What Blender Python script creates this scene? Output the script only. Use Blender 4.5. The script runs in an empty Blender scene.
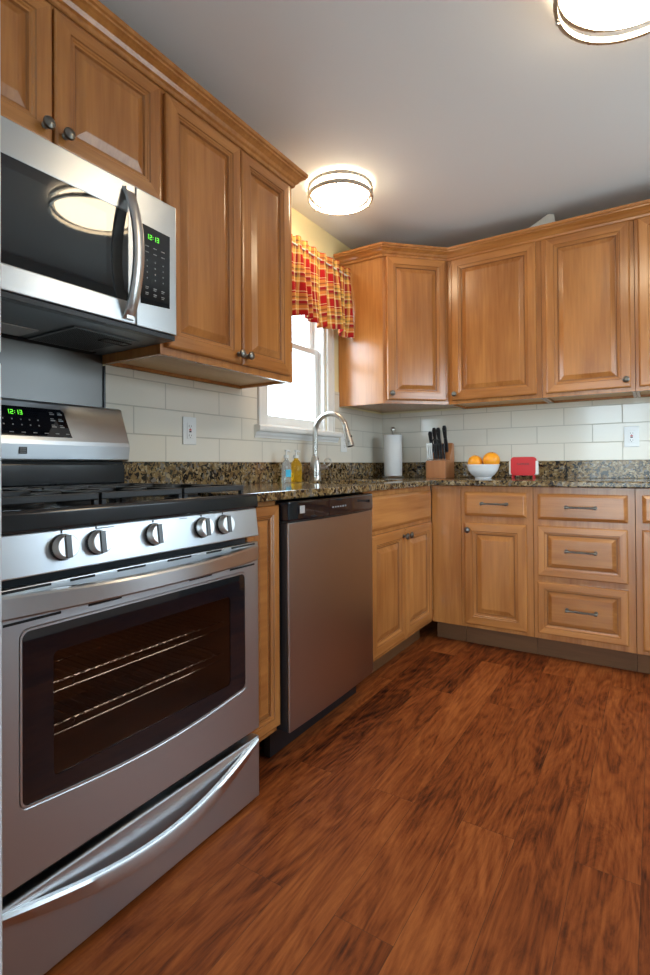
import bpy, bmesh, math, random
from mathutils import Vector, Matrix
random.seed(7)
C = bpy.context.scene.collection
S = bpy.context.scene
PI = math.pi

# ------------------------------------------------------------------ camera
cd = bpy.data.cameras.new('camera'); cam = bpy.data.objects.new('camera', cd); C.objects.link(cam)
yaw, pitch, roll = 0.5673, 0.0081, -0.0073
F = Vector((-math.sin(yaw)*math.cos(pitch), math.cos(yaw)*math.cos(pitch), math.sin(pitch)))
R = Vector((math.cos(yaw), math.sin(yaw), 0)); U = R.cross(F)
R2 = R*math.cos(roll) + U*math.sin(roll); U2 = U*math.cos(roll) - R*math.sin(roll)
m = Matrix((R2, U2, -F)).transposed().to_4x4(); m.translation = Vector((1.6923, -3.4357, 0.9957))
cam.matrix_world = m
cd.sensor_fit = 'VERTICAL'; cd.sensor_height = 36; cd.lens = 518.49*36/975
cd.shift_y = -(487.5-462.1)/975; cd.clip_start = .02
S.camera = cam

# ------------------------------------------------------------------ light / exposure
S.view_settings.view_transform = 'Standard'; S.view_settings.look = 'None'
S.view_settings.gamma = 1; S.view_settings.use_curve_mapping = False
S.view_settings.exposure = 0.32
w = bpy.data.worlds.new('sky'); S.world = w; w.use_nodes = True
nt = w.node_tree; bg = nt.nodes['Background']
tc = nt.nodes.new('ShaderNodeTexCoord'); sx = nt.nodes.new('ShaderNodeSeparateXYZ'); rp = nt.nodes.new('ShaderNodeValToRGB')
nt.links.new(tc.outputs['Generated'], sx.inputs[0]); nt.links.new(sx.outputs['Z'], rp.inputs[0]); nt.links.new(rp.outputs[0], bg.inputs[0])
rp.color_ramp.elements[0].position = 0.0; rp.color_ramp.elements[0].color = (.38, .45, .47, 1)
rp.color_ramp.elements[1].position = .12; rp.color_ramp.elements[1].color = (.68, .85, 1.0, 1)
SKY = 11.0
bg.inputs[1].default_value = SKY
LAMP = 17.0
def portal(loc, rot, sx_, sy_):
    l = bpy.data.lights.new('window_portal', 'AREA'); l.shape = 'RECTANGLE'; l.size = sx_; l.size_y = sy_
    l.cycles.is_portal = True
    o = bpy.data.objects.new('window_portal', l); C.objects.link(o); o.location = loc; o.rotation_euler = rot
portal((-.13, -1.053, 1.68), (0, -PI/2, 0), .98, .62)
portal((2.90, -1.05, 1.50), (0, PI/2, 0), .95, 1.2)
portal((1.60, -5.33, 1.03), (PI/2, 0, 0), 1.75, 2.1)

# ------------------------------------------------------------------ materials
def mat(name):
    mm = bpy.data.materials.new(name); mm.use_nodes = True
    return mm, mm.node_tree, mm.node_tree.nodes['Principled BSDF']
def N(nt, t, **k):
    n = nt.nodes.new(t)
    for a, b in k.items():
        if a in n.inputs.keys(): n.inputs[a].default_value = b
        else: setattr(n, a, b)
    return n
def plain(name, col, rough=.5, metal=0, spec=.5, bump=0, bscale=60, coat=0, emis=None, es=0):
    mm, nt, p = mat(name)
    p.inputs['Base Color'].default_value = (*col, 1); p.inputs['Roughness'].default_value = rough
    p.inputs['Metallic'].default_value = metal; p.inputs['Specular IOR Level'].default_value = spec
    p.inputs['Coat Weight'].default_value = coat; p.inputs['Coat Roughness'].default_value = .08
    t = N(nt, 'ShaderNodeTexCoord'); n = N(nt, 'ShaderNodeTexNoise', Scale=bscale, Detail=3.0); nt.links.new(t.outputs['Object'], n.inputs['Vector'])
    mr = N(nt, 'ShaderNodeMapRange'); mr.inputs['To Min'].default_value = max(0, rough-.03); mr.inputs['To Max'].default_value = min(1, rough+.03)
    nt.links.new(n.outputs['Fac'], mr.inputs['Value']); nt.links.new(mr.outputs[0], p.inputs['Roughness'])
    if bump:
        b = N(nt, 'ShaderNodeBump', Strength=bump, Distance=.002); nt.links.new(n.outputs['Fac'], b.inputs['Height']); nt.links.new(b.outputs[0], p.inputs['Normal'])
    if emis: p.inputs['Emission Color'].default_value = (*emis, 1); p.inputs['Emission Strength'].default_value = es
    return mm
def wood(name, vertical=True, c1=(.29, .096, .021), c2=(.54, .222, .060), rough=.26, axis=None):
    mm, nt, p = mat(name)
    t = N(nt, 'ShaderNodeTexCoord'); oi = N(nt, 'ShaderNodeObjectInfo')
    add = N(nt, 'ShaderNodeVectorMath', operation='ADD'); sc = N(nt, 'ShaderNodeVectorMath', operation='SCALE'); sc.inputs['Scale'].default_value = 7.3
    cmb = N(nt, 'ShaderNodeCombineXYZ'); 
    for i in range(3): nt.links.new(oi.outputs['Random'], cmb.inputs[i])
    nt.links.new(cmb.outputs[0], sc.inputs[0]); nt.links.new(t.outputs['Object'], add.inputs[0]); nt.links.new(sc.outputs[0], add.inputs[1])
    def mp(s):
        q = N(nt, 'ShaderNodeMapping'); q.inputs['Scale'].default_value = s; nt.links.new(add.outputs[0], q.inputs[0]); return q
    a = mp((14, 14, 1.3) if vertical else (1.3, 14, 14)); b = mp((90, 90, 5) if vertical else (5, 90, 90)); c = mp((2.2, 2.2, 1.0) if vertical else (1, 2.2, 2.2))
    n1 = N(nt, 'ShaderNodeTexNoise', Scale=1.0, Detail=5.0, Distortion=.8); nt.links.new(a.outputs[0], n1.inputs[0])
    n2 = N(nt, 'ShaderNodeTexNoise', Scale=1.0, Detail=3.0); nt.links.new(b.outputs[0], n2.inputs[0])
    n3 = N(nt, 'ShaderNodeTexNoise', Scale=1.6, Detail=2.0); nt.links.new(c.outputs[0], n3.inputs[0])
    m1 = N(nt, 'ShaderNodeMath', operation='MULTIPLY_ADD'); nt.links.new(n1.outputs[0], m1.inputs[0]); m1.inputs[1].default_value = .55
    m2 = N(nt, 'ShaderNodeMath', operation='MULTIPLY'); nt.links.new(n2.outputs[0], m2.inputs[0]); m2.inputs[1].default_value = .28
    nt.links.new(m2.outputs[0], m1.inputs[2])
    m3 = N(nt, 'ShaderNodeMath', operation='MULTIPLY_ADD'); nt.links.new(n3.outputs[0], m3.inputs[0]); m3.inputs[1].default_value = .5; nt.links.new(m1.outputs[0], m3.inputs[2])
    cr = N(nt, 'ShaderNodeValToRGB'); nt.links.new(m3.outputs[0], cr.inputs[0])
    e = cr.color_ramp.elements; e[0].position = .44; e[0].color = (*c1, 1); e[1].position = .82; e[1].color = (*c2, 1)
    nt.links.new(cr.outputs[0], p.inputs['Base Color']); p.inputs['Roughness'].default_value = rough
    p.inputs['Coat Weight'].default_value = .4 if rough < .4 else 0; p.inputs['Coat Roughness'].default_value = .19
    bp = N(nt, 'ShaderNodeBump', Strength=.06, Distance=.001); nt.links.new(n2.outputs[0], bp.inputs['Height']); nt.links.new(bp.outputs[0], p.inputs['Normal'])
    return mm
M = {}
M['wv'] = wood('maple_vertical'); M['wh'] = wood('maple_horizontal', False)
M['glaze'] = wood('maple_glazed_groove', True, (.25, .090, .024), (.36, .145, .042))
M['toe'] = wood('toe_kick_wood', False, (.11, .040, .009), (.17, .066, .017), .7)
M['raw'] = wood('maple_light_underside', False, (.62, .41, .20), (.75, .52, .28), .5)
M['block'] = wood('cherry_block', True, (.36, .13, .045), (.50, .21, .08), .35)

def steel(name, base=(.52, .54, .56), rough=.33, stretch=(3, 60, 420), strength=.0):
    mm, nt, p = mat(name)
    p.inputs['Metallic'].default_value = 1; p.inputs['Base Color'].default_value = (*base, 1)
    t = N(nt, 'ShaderNodeTexCoord'); q = N(nt, 'ShaderNodeMapping'); q.inputs['Scale'].default_value = stretch
    nt.links.new(t.outputs['Object'], q.inputs[0]); n = N(nt, 'ShaderNodeTexNoise', Scale=1.0, Detail=3.0); nt.links.new(q.outputs[0], n.inputs[0])
    p.inputs['Anisotropic'].default_value = .7; p.inputs['Anisotropic Rotation'].default_value = .25; tg = N(nt, 'ShaderNodeTangent'); tg.axis = 'Z'; nt.links.new(tg.outputs[0], p.inputs['Tangent'])
    mr = N(nt, 'ShaderNodeMapRange'); mr.inputs['To Min'].default_value = rough-.015; mr.inputs['To Max'].default_value = rough+.02
    nt.links.new(n.outputs['Fac'], mr.inputs['Value']); nt.links.new(mr.outputs[0], p.inputs['Roughness'])
    b = N(nt, 'ShaderNodeBump', Strength=strength, Distance=.0006); nt.links.new(n.outputs['Fac'], b.inputs['Height']); nt.links.new(b.outputs[0], p.inputs['Normal'])
    return mm
M['steel'] = steel('brushed_steel')
M['steelv'] = steel('dishwasher_steel', (.44, .42, .41), .30, (260, 60, 2))
M['steelh'] = steel('handle_steel', (.58, .58, .58), .31)
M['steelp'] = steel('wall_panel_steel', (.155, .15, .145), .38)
M['nickel'] = plain('brushed_nickel', (.56, .54, .50), .28, 1)
M['chrome'] = plain('chrome', (.75, .75, .75), .12, 1)
M['pewter'] = plain('antique_pewter', (.20, .19, .17), .33, 1, bump=.2, bscale=120)
M['iron'] = plain('cast_iron', (.012, .012, .013), .42, bump=.35, bscale=300)
M['enamel'] = plain('black_enamel', (.008, .010, .013), .12, spec=.6)
M['blackp'] = plain('black_plastic', (.012, .012, .014), .3)
M['blackg'] = plain('black_gloss_panel', (.004, .006, .010), .03, spec=.75); M['mesh'] = plain('perforated_screen_glass', (.016, .024, .030), .03, spec=.8)
M['darkgrey'] = plain('dark_grey_metal', (.05, .055, .06), .4, .6)
M['knobsteel'] = plain('bright_knob_metal', (.86, .86, .85), .33, 1)
M['grip'] = plain('knob_grip_grey', (.10, .10, .10), .35, .6)
M['grey'] = plain('grey_painted_metal', (.16, .18, .19), .35, .5)
M['hole'] = plain('dark_gap', (.004, .004, .004), .7)
M['white'] = plain('white_painted_trim', (.80, .80, .78), .3)
M['plate'] = plain('white_plastic', (.82, .83, .82), .25)
M['red'] = plain('red_enamel', (.58, .004, .006), .4)
M['yellowwall'] = plain('cream_yellow_paint', (.86, .74, .42), .6, bump=.1, bscale=200)
M['greywall'] = plain('pale_blue_grey_paint', (.42, .47, .50), .6, bump=.1, bscale=200)
M['backwall'] = plain('cream_paint_back', (.74, .66, .42), .6, bump=.1, bscale=200)
M['ceil'] = plain('white_ceiling_paint', (.76, .76, .77), .8, bump=.08, bscale=150)
M['fridge'] = plain('white_appliance', (.70, .76, .80), .3)
M['green'] = plain('green_led', (0, 0, 0), .5, emis=(.15, 1, .05), es=1.0)
M['greyprint'] = plain('grey_print', (.30, .31, .31), .5)
M['dark_print'] = plain('dark_print', (.03, .03, .03), .5)
M['ceramic'] = plain('white_ceramic', (.86, .87, .88), .12)
M['paper'] = plain('paper_towel', (.86, .86, .85), .9, bump=.6, bscale=220)
M['napkin'] = plain('white_napkin_paper', (.85, .83, .78), .9)
M['board'] = plain('foam_board', (.62, .60, .55), .8)
M['cavity'] = plain('oven_cavity_enamel', (.17, .085, .050), .4, bump=.3, bscale=140)
M['label'] = plain('blue_label', (.05, .50, .75), .4)
M['redbtn'] = plain('red_button', (.6, .02, .02), .4)
M['lens'] = plain('lamp_lens_plastic', (.45, .45, .44), .3)

def orange():
    mm, nt, p = mat('orange_peel'); p.inputs['Base Color'].default_value = (.95, .36, .015, 1); p.inputs['Roughness'].default_value = .38
    t = N(nt, 'ShaderNodeTexCoord'); v = N(nt, 'ShaderNodeTexVoronoi', Scale=330.0); nt.links.new(t.outputs['Object'], v.inputs[0])
    b = N(nt, 'ShaderNodeBump', Strength=.35, Distance=.001); nt.links.new(v.outputs[0], b.inputs['Height']); nt.links.new(b.outputs[0], p.inputs['Normal']); return mm
M['orange'] = orange()

def glass(name, tint=(1, 1, 1), gloss=.03, refl=1.0):
    mm = bpy.data.materials.new(name); mm.use_nodes = True; nt = mm.node_tree
    nt.nodes.remove(nt.nodes['Principled BSDF'])
    tr = N(nt, 'ShaderNodeBsdfTransparent'); tr.inputs[0].default_value = (*tint, 1)
    gl = N(nt, 'ShaderNodeBsdfGlossy'); gl.inputs['Roughness'].default_value = gloss; gl.inputs[0].default_value = (refl, refl, refl, 1)
    lw = N(nt, 'ShaderNodeLayerWeight'); pw = N(nt, 'ShaderNodeMath', operation='POWER'); nt.links.new(lw.outputs['Facing'], pw.inputs[0]); pw.inputs[1].default_value = 5
    fr = N(nt, 'ShaderNodeMath', operation='MULTIPLY_ADD'); nt.links.new(pw.outputs[0], fr.inputs[0]); fr.inputs[1].default_value = .92; fr.inputs[2].default_value = .04; mx = N(nt, 'ShaderNodeMixShader')
    nt.links.new(fr.outputs[0], mx.inputs[0]); nt.links.new(tr.outputs[0], mx.inputs[1]); nt.links.new(gl.outputs[0], mx.inputs[2])
    nt.links.new(mx.outputs[0], nt.nodes['Material Output'].inputs[0]); return mm
M['pane'] = glass('window_glass', (.97, .98, .98))
M['ovenglass'] = glass('tinted_oven_glass', (.62, .54, .48))
def liquid(name, col, rough=.05):
    mm, nt, p = mat(name); p.inputs['Base Color'].default_value = (*col, 1); p.inputs['Roughness'].default_value = rough
    p.inputs['Transmission Weight'].default_value = .75; p.inputs['IOR'].default_value = 1.35; return mm
M['amber'] = liquid('amber_soap', (1.0, .62, .02)); M['clear'] = liquid('clear_soap', (.90, .95, .95))

def granite():
    mm, nt, p = mat('brown_gold_granite')
    t = N(nt, 'ShaderNodeTexCoord'); n0 = N(nt, 'ShaderNodeTexNoise', Scale=28.0, Detail=4.0); nt.links.new(t.outputs['Object'], n0.inputs[0])
    mxv = N(nt, 'ShaderNodeMixRGB'); mxv.inputs[0].default_value = .06; nt.links.new(t.outputs['Object'], mxv.inputs[1]); nt.links.new(n0.outputs['Color'], mxv.inputs[2])
    v = N(nt, 'ShaderNodeTexVoronoi', Scale=80.0); nt.links.new(mxv.outputs[0], v.inputs[0])
    sep = N(nt, 'ShaderNodeSeparateColor'); nt.links.new(v.outputs['Color'], sep.inputs[0])
    n1 = N(nt, 'ShaderNodeTexNoise', Scale=22.0, Detail=5.0); nt.links.new(t.outputs['Object'], n1.inputs[0])
    ma = N(nt, 'ShaderNodeMath', operation='MULTIPLY_ADD'); ma.inputs[1].default_value = .55; nt.links.new(sep.outputs[0], ma.inputs[0]); 
    mb = N(nt, 'ShaderNodeMath', operation='MULTIPLY'); mb.inputs[1].default_value = .55; nt.links.new(n1.outputs[0], mb.inputs[0]); nt.links.new(mb.outputs[0], ma.inputs[2])
    cr = N(nt, 'ShaderNodeValToRGB'); cr.color_ramp.interpolation = 'CONSTANT'; nt.links.new(ma.outputs[0], cr.inputs[0])
    e = cr.color_ramp.elements; e[0].position = 0; e[0].color = (.012, .010, .009, 1)
    e[1].position = .36; e[1].color = (.06, .040, .022, 1)
    for pos, c in ((.42, (.15, .090, .035)), (.50, (.25, .165, .070)), (.59, (.030, .024, .018)), (.63, (.21, .135, .055)), (.71, (.34, .26, .15)), (.78, (.16, .14, .12))):
        k = e.new(pos); k.color = (*c, 1)
    nt.links.new(cr.outputs[0], p.inputs['Base Color']); p.inputs['Roughness'].default_value = .10; p.inputs['Specular IOR Level'].default_value = .5
    return mm
M['granite'] = granite()

def tiles(name, axis):
    mm, nt, p = mat(name)
    t = N(nt, 'ShaderNodeTexCoord'); s = N(nt, 'ShaderNodeSeparateXYZ'); nt.links.new(t.outputs['Object'], s.inputs[0])
    c = N(nt, 'ShaderNodeCombineXYZ')
    ax = N(nt, 'ShaderNodeMath', operation='ADD'); ax.inputs[1].default_value = 10*.3078 + (.158 if axis == 'X' else -.0)
    nt.links.new(s.outputs[axis], ax.inputs[0]); nt.links.new(ax.outputs[0], c.inputs[0])
    az = N(nt, 'ShaderNodeMath', operation='SUBTRACT'); az.inputs[1].default_value = 1.0185-1.07; nt.links.new(s.outputs['Z'], az.inputs[0]); nt.links.new(az.outputs[0], c.inputs[1])
    b = N(nt, 'ShaderNodeTexBrick'); nt.links.new(c.outputs[0], b.inputs[0]); b.offset = .5; b.squash = 1
    b.inputs['Scale'].default_value = 1; b.inputs['Brick Width'].default_value = .3078; b.inputs['Row Height'].default_value = .107
    b.inputs['Mortar Size'].default_value = .0028; b.inputs['Mortar Smooth'].default_value = .3; b.inputs['Bias'].default_value = 0
    b.inputs['Color1'].default_value = (.75, .70, .60, 1); b.inputs['Color2'].default_value = (.78, .73, .63, 1); b.inputs['Mortar'].default_value = (.52, .48, .40, 1)
    nt.links.new(b.outputs['Color'], p.inputs['Base Color'])
    mr = N(nt, 'ShaderNodeMapRange'); mr.inputs['To Min'].default_value = .09; mr.inputs['To Max'].default_value = .7; nt.links.new(b.outputs['Fac'], mr.inputs['Value']); nt.links.new(mr.outputs[0], p.inputs['Roughness'])
    iv = N(nt, 'ShaderNodeMath', operation='SUBTRACT'); iv.inputs[0].default_value = 1; nt.links.new(b.outputs['Fac'], iv.inputs[1])
    n = N(nt, 'ShaderNodeTexNoise', Scale=9.0, Detail=1.0); nt.links.new(t.outputs['Object'], n.inputs[0])
    h = N(nt, 'ShaderNodeMath', operation='MULTIPLY_ADD'); nt.links.new(n.outputs[0], h.inputs[0]); h.inputs[1].default_value = .5; nt.links.new(iv.outputs[0], h.inputs[2])
    bp = N(nt, 'ShaderNodeBump', Strength=.5, Distance=.0015); nt.links.new(h.outputs[0], bp.inputs['Height']); nt.links.new(bp.outputs[0], p.inputs['Normal'])
    return mm
M['tileY'] = tiles('subway_tile_left', 'Y'); M['tileX'] = tiles('subway_tile_back', 'X')

def floor_mat():
    mm, nt, p = mat('hickory_plank_floor')
    t = N(nt, 'ShaderNodeTexCoord'); s = N(nt, 'ShaderNodeSeparateXYZ'); nt.links.new(t.outputs['Object'], s.inputs[0])
    sw = N(nt, 'ShaderNodeCombineXYZ')
    ax = N(nt, 'ShaderNodeMath', operation='ADD'); ax.inputs[1].default_value = .063+1.43; nt.links.new(s.outputs['X'], ax.inputs[0])
    ay = N(nt, 'ShaderNodeMath', operation='ADD'); ay.inputs[1].default_value = 20.3; nt.links.new(s.outputs['Y'], ay.inputs[0])
    nt.links.new(ay.outputs[0], sw.inputs[0]); nt.links.new(ax.outputs[0], sw.inputs[1])
    def brick(mort):
        b = N(nt, 'ShaderNodeTexBrick'); nt.links.new(sw.outputs[0], b.inputs[0]); b.offset = .37; b.offset_frequency = 2; b.squash = 1
        b.inputs['Scale'].default_value = 1; b.inputs['Brick Width'].default_value = 1.22; b.inputs['Row Height'].default_value = .143
        b.inputs['Mortar Size'].default_value = mort; b.inputs['Mortar Smooth'].default_value = .2
        b.inputs['Color1'].default_value = (0, 0, 0, 1); b.inputs['Color2'].default_value = (1, 1, 1, 1); b.inputs['Mortar'].default_value = (.5, .5, .5, 1); return b
    b0 = brick(0); b1 = brick(.0007)
    # random offset per plank
    sc = N(nt, 'ShaderNodeVectorMath', operation='SCALE'); sc.inputs['Scale'].default_value = 23.7; nt.links.new(b0.outputs['Color'], sc.inputs[0])
    ad = N(nt, 'ShaderNodeVectorMath', operation='ADD'); nt.links.new(t.outputs['Object'], ad.inputs[0]); nt.links.new(sc.outputs[0], ad.inputs[1])
    def mp(v):
        q = N(nt, 'ShaderNodeMapping'); q.inputs['Scale'].default_value = v; nt.links.new(ad.outputs[0], q.inputs[0]); return q
    g1 = N(nt, 'ShaderNodeTexNoise', Scale=1.0, Detail=8.0, Distortion=2.6, Roughness=.68); nt.links.new(mp((12, 2.2, 12)).outputs[0], g1.inputs[0])
    wv = N(nt, 'ShaderNodeTexWave', Scale=3.2, Distortion=9.0, Detail=3.0); wv.bands_direction = 'X'; wv.inputs['Detail Scale'].default_value = 1.2
    nt.links.new(mp((7, .9, 7)).outputs[0], wv.inputs[0])
    g2 = N(nt, 'ShaderNodeTexNoise', Scale=1.0, Detail=4.0, Roughness=.7); nt.links.new(mp((170, 9, 170)).outputs[0], g2.inputs[0])
    g3 = N(nt, 'ShaderNodeTexNoise', Scale=1.0, Detail=2.0); nt.links.new(mp((3.0, 1.2, 3)).outputs[0], g3.inputs[0])
    def madd(x, k, y=None, c=0):
        q = N(nt, 'ShaderNodeMath', operation='MULTIPLY_ADD'); nt.links.new(x, q.inputs[0]); q.inputs[1].default_value = k
        if y is not None: nt.links.new(y, q.inputs[2])
        else: q.inputs[2].default_value = c
        return q.outputs[0]
    sepb = N(nt, 'ShaderNodeSeparateColor'); nt.links.new(b0.outputs['Color'], sepb.inputs[0])
    h = madd(g1.outputs[0], .85, None, -.32); cn = N(nt, 'ShaderNodeTexNoise', Scale=1.0, Detail=2.0, Distortion=.6); nt.links.new(mp((5.5, 1.0, 5.5)).outputs[0], cn.inputs[0])
    sn = N(nt, 'ShaderNodeMath', operation='SINE'); nt.links.new(madd(cn.outputs[0], 95.0), sn.inputs[0])
    h = madd(sn.outputs[0], .045, h); h = madd(wv.outputs['Fac'], .05, h); h = madd(g2.outputs[0], .38, h); h = madd(g3.outputs[0], .42, h); h = madd(sepb.outputs[0], .20, h, )
    cr = N(nt, 'ShaderNodeValToRGB'); nt.links.new(h, cr.inputs[0]); e = cr.color_ramp.elements
    e[0].position = .36; e[0].color = (.022, .005, .002, 1); e[1].position = .90; e[1].color = (.38, .108, .025, 1)
    k = e.new(.47); k.color = (.098, .021, .005, 1); k = e.new(.64); k.color = (.225, .052, .011, 1)
    mx = N(nt, 'ShaderNodeMixRGB'); mx.blend_type = 'MIX'; nt.links.new(b1.outputs['Fac'], mx.inputs[0]); nt.links.new(cr.outputs[0], mx.inputs[1]); mx.inputs[2].default_value = (.10, .030, .010, 1)
    nt.links.new(mx.outputs[0], p.inputs['Base Color'])
    p.inputs['Roughness'].default_value = .50; p.inputs['Specular IOR Level'].default_value = .22
    hb = madd(b1.outputs['Fac'], -1.2, g1.outputs[0]); hb = madd(g2.outputs[0], .25, hb)
    bp = N(nt, 'ShaderNodeBump', Strength=.35, Distance=.002); nt.links.new(hb, bp.inputs['Height']); nt.links.new(bp.outputs[0], p.inputs['Normal'])
    return mm
M['floor'] = floor_mat()

def plaid():
    mm, nt, p = mat('plaid_cotton')
    uv = N(nt, 'ShaderNodeUVMap'); s = N(nt, 'ShaderNodeSeparateXYZ'); nt.links.new(uv.outputs[0], s.inputs[0])
    def stripes(out, period, cols):
        a = N(nt, 'ShaderNodeMath', operation='DIVIDE'); nt.links.new(out, a.inputs[0]); a.inputs[1].default_value = period
        f = N(nt, 'ShaderNodeMath', operation='FRACT'); nt.links.new(a.outputs[0], f.inputs[0])
        cr = N(nt, 'ShaderNodeValToRGB'); cr.color_ramp.interpolation = 'CONSTANT'; nt.links.new(f.outputs[0], cr.inputs[0])
        e = cr.color_ramp.elements; e[0].position = 0; e[0].color = (*cols[0][1], 1); e[1].position = cols[1][0]; e[1].color = (*cols[1][1], 1)
        for pos, c in cols[2:]:
            k = e.new(pos); k.color = (*c, 1)
        return cr
    red = (.42, .016, .018); yel = (.72, .40, .09); oli = (.22, .17, .055); cre = (.86, .72, .42); mar = (.22, .015, .025)
    cols = [(0, red), (.30, cre), (.33, red), (.38, yel), (.50, oli), (.56, yel), (.62, cre), (.66, mar), (.76, oli), (.82, yel), (.94, cre), (.97, yel)]
    a = stripes(s.outputs[0], .135, cols); b = stripes(s.outputs[1], .150, cols)
    mx = N(nt, 'ShaderNodeMixRGB'); mx.inputs[0].default_value = .5; nt.links.new(a.outputs[0], mx.inputs[1]); nt.links.new(b.outputs[0], mx.inputs[2])
    hs = N(nt, 'ShaderNodeHueSaturation'); hs.inputs['Saturation'].default_value = 1.0; nt.links.new(mx.outputs[0], hs.inputs['Color'])
    nt.links.new(hs.outputs[0], p.inputs['Base Color']); p.inputs['Roughness'].default_value = .9; p.inputs['Specular IOR Level'].default_value = .1
    # cotton lets window light through
    tl = N(nt, 'ShaderNodeBsdfTranslucent'); nt.links.new(hs.outputs[0], tl.inputs[0]); ms = N(nt, 'ShaderNodeMixShader'); ms.inputs[0].default_value = .15
    nt.links.new(p.outputs[0], ms.inputs[1]); nt.links.new(tl.outputs[0], ms.inputs[2]); nt.links.new(ms.outputs[0], nt.nodes['Material Output'].inputs[0])
    return mm
M['plaid'] = plaid()

def emit(name, col, s):
    mm, nt, p = mat(name); p.inputs['Base Color'].default_value = (.9, .9, .88, 1); p.inputs['Emission Color'].default_value = (*col, 1); p.inputs['Emission Strength'].default_value = s; p.inputs['Roughness'].default_value = .3; return mm
M['lampglass'] = emit('lit_opal_glass', (1.0, .79, .53), LAMP)

# ------------------------------------------------------------------ geometry helpers
def bm_(): return bmesh.new()
def box(bm, x0, x1, y0, y1, z0, z1, mi=0):
    x0, x1 = min(x0, x1), max(x0, x1); y0, y1 = min(y0, y1), max(y0, y1); z0, z1 = min(z0, z1), max(z0, z1)
    v = [bm.verts.new((x, y, z)) for z in (z0, z1) for y in (y0, y1) for x in (x0, x1)]
    for f in ((0, 2, 3, 1), (4, 5, 7, 6), (0, 1, 5, 4), (2, 6, 7, 3), (0, 4, 6, 2), (1, 3, 7, 5)):
        bm.faces.new([v[i] for i in f]).material_index = mi
    return bm
def prism(bm, poly, axis, lo, hi, mi=0):
    """poly: 2-d points in the two remaining axes order"""
    def P(a, b, t):
        return {'x': (t, a, b), 'y': (a, t, b), 'z': (a, b, t)}[axis]
    A = [bm.verts.new(P(a, b, lo)) for a, b in poly]; B = [bm.verts.new(P(a, b, hi)) for a, b in poly]; n = len(poly)
    fs = [bm.faces.new(A), bm.faces.new(B[::-1])]
    for i in range(n): fs.append(bm.faces.new((A[i], B[i], B[(i+1) % n], A[(i+1) % n])))
    for f in fs: f.material_index = mi
    return bm
def frame_of(d):
    d = d.normalized(); a = Vector((0, 0, 1)) if abs(d.z) < .9 else Vector((1, 0, 0))
    u = d.cross(a).normalized(); return u, d.cross(u).normalized()
def cyl(bm, p0, p1, r0, r1=None, seg=20, mi=0, cap=True):
    r1 = r0 if r1 is None else r1; p0, p1 = Vector(p0), Vector(p1); u, v = frame_of(p1-p0)
    A, B = [], []
    for i in range(seg):
        a = 2*PI*i/seg; d = u*math.cos(a)+v*math.sin(a); A.append(bm.verts.new(p0+d*r0)); B.append(bm.verts.new(p1+d*r1))
    for i in range(seg): bm.faces.new((A[i], A[(i+1) % seg], B[(i+1) % seg], B[i])).material_index = mi
    if cap: bm.faces.new(A[::-1]).material_index = mi; bm.faces.new(B).material_index = mi
    return bm
def tube(bm, pts, rad, seg=12, mi=0, closed=False):
    pts = [Vector(p) for p in pts]; n = len(pts); rads = rad if isinstance(rad, (list, tuple)) else [rad]*n
    rings = []; u = None
    for i, p in enumerate(pts):
        if closed: d = pts[(i+1) % n]-pts[i-1]
        else: d = pts[min(i+1, n-1)]-pts[max(i-1, 0)]
        d.normalize()
        if u is None: u, _ = frame_of(d)
        u = (u-d*u.dot(d)).normalized(); v = d.cross(u)
        rings.append([bm.verts.new(p+(u*math.cos(2*PI*k/seg)+v*math.sin(2*PI*k/seg))*rads[i]) for k in range(seg)])
    for i in range(n if closed else n-1):
        a, b = rings[i], rings[(i+1) % n]
        for k in range(seg): bm.faces.new((a[k], a[(k+1) % seg], b[(k+1) % seg], b[k])).material_index = mi
    if not closed: bm.faces.new(rings[0][::-1]).material_index = mi; bm.faces.new(rings[-1]).material_index = mi
    return bm
def lathe(bm, prof, c=(0, 0, 0), seg=32, axis='z', mi=0):
    c = Vector(c); rings = []
    for r, h in prof:
        if r < 1e-6:
            p = {'z': (0, 0, h), 'y': (0, h, 0), 'x': (h, 0, 0)}[axis]; rings.append([bm.verts.new(c+Vector(p))])
        else:
            L = []
            for k in range(seg):
                a = 2*PI*k/seg; s, t = r*math.cos(a), r*math.sin(a)
                L.append(bm.verts.new(c+Vector({'z': (s, t, h), 'y': (s, h, t), 'x': (h, s, t)}[axis])))
            rings.append(L)
    for a, b in zip(rings, rings[1:]):
        if len(a) == 1 and len(b) == 1: continue
        for k in range(seg):
            k2 = (k+1) % seg
            if len(a) == 1: f = (a[0], b[k], b[k2])
            elif len(b) == 1: f = (a[k], b[0], a[k2])
            else: f = (a[k], a[k2], b[k2], b[k])
            bm.faces.new(f).material_index = mi
    return bm
def rings_rect(bm, x0, x1, z0, z1, y, prof, side=(0, 1), cap=0, inner_close=False):
    """concentric mitred rings facing -y. prof: (inset, height above y, mat override or None)"""
    R_ = []
    for q in prof:
        d, h = q[0], q[1]
        R_.append([bm.verts.new(p) for p in ((x0+d, y-h, z0+d), (x1-d, y-h, z0+d), (x1-d, y-h, z1-d), (x0+d, y-h, z1-d))])
    for j, (a, b) in enumerate(zip(R_, R_[1:])):
        for k in range(4):
            f = bm.faces.new((a[k], a[(k+1) % 4], b[(k+1) % 4], b[k])); f.material_index = side[1] if k in (0, 2) else side[0]
            o = prof[j+1][2] if len(prof[j+1]) > 2 else None
            if o is not None: f.material_index = o
    if inner_close:
        a, b = R_[-1], R_[0]
        for k in range(4): bm.faces.new((a[k], a[(k+1) % 4], b[(k+1) % 4], b[k])).material_index = side[0]
    else:
        bm.faces.new(R_[-1]).material_index = cap; bm.faces.new(R_[0][::-1]).material_index = side[0]
    return bm
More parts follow.
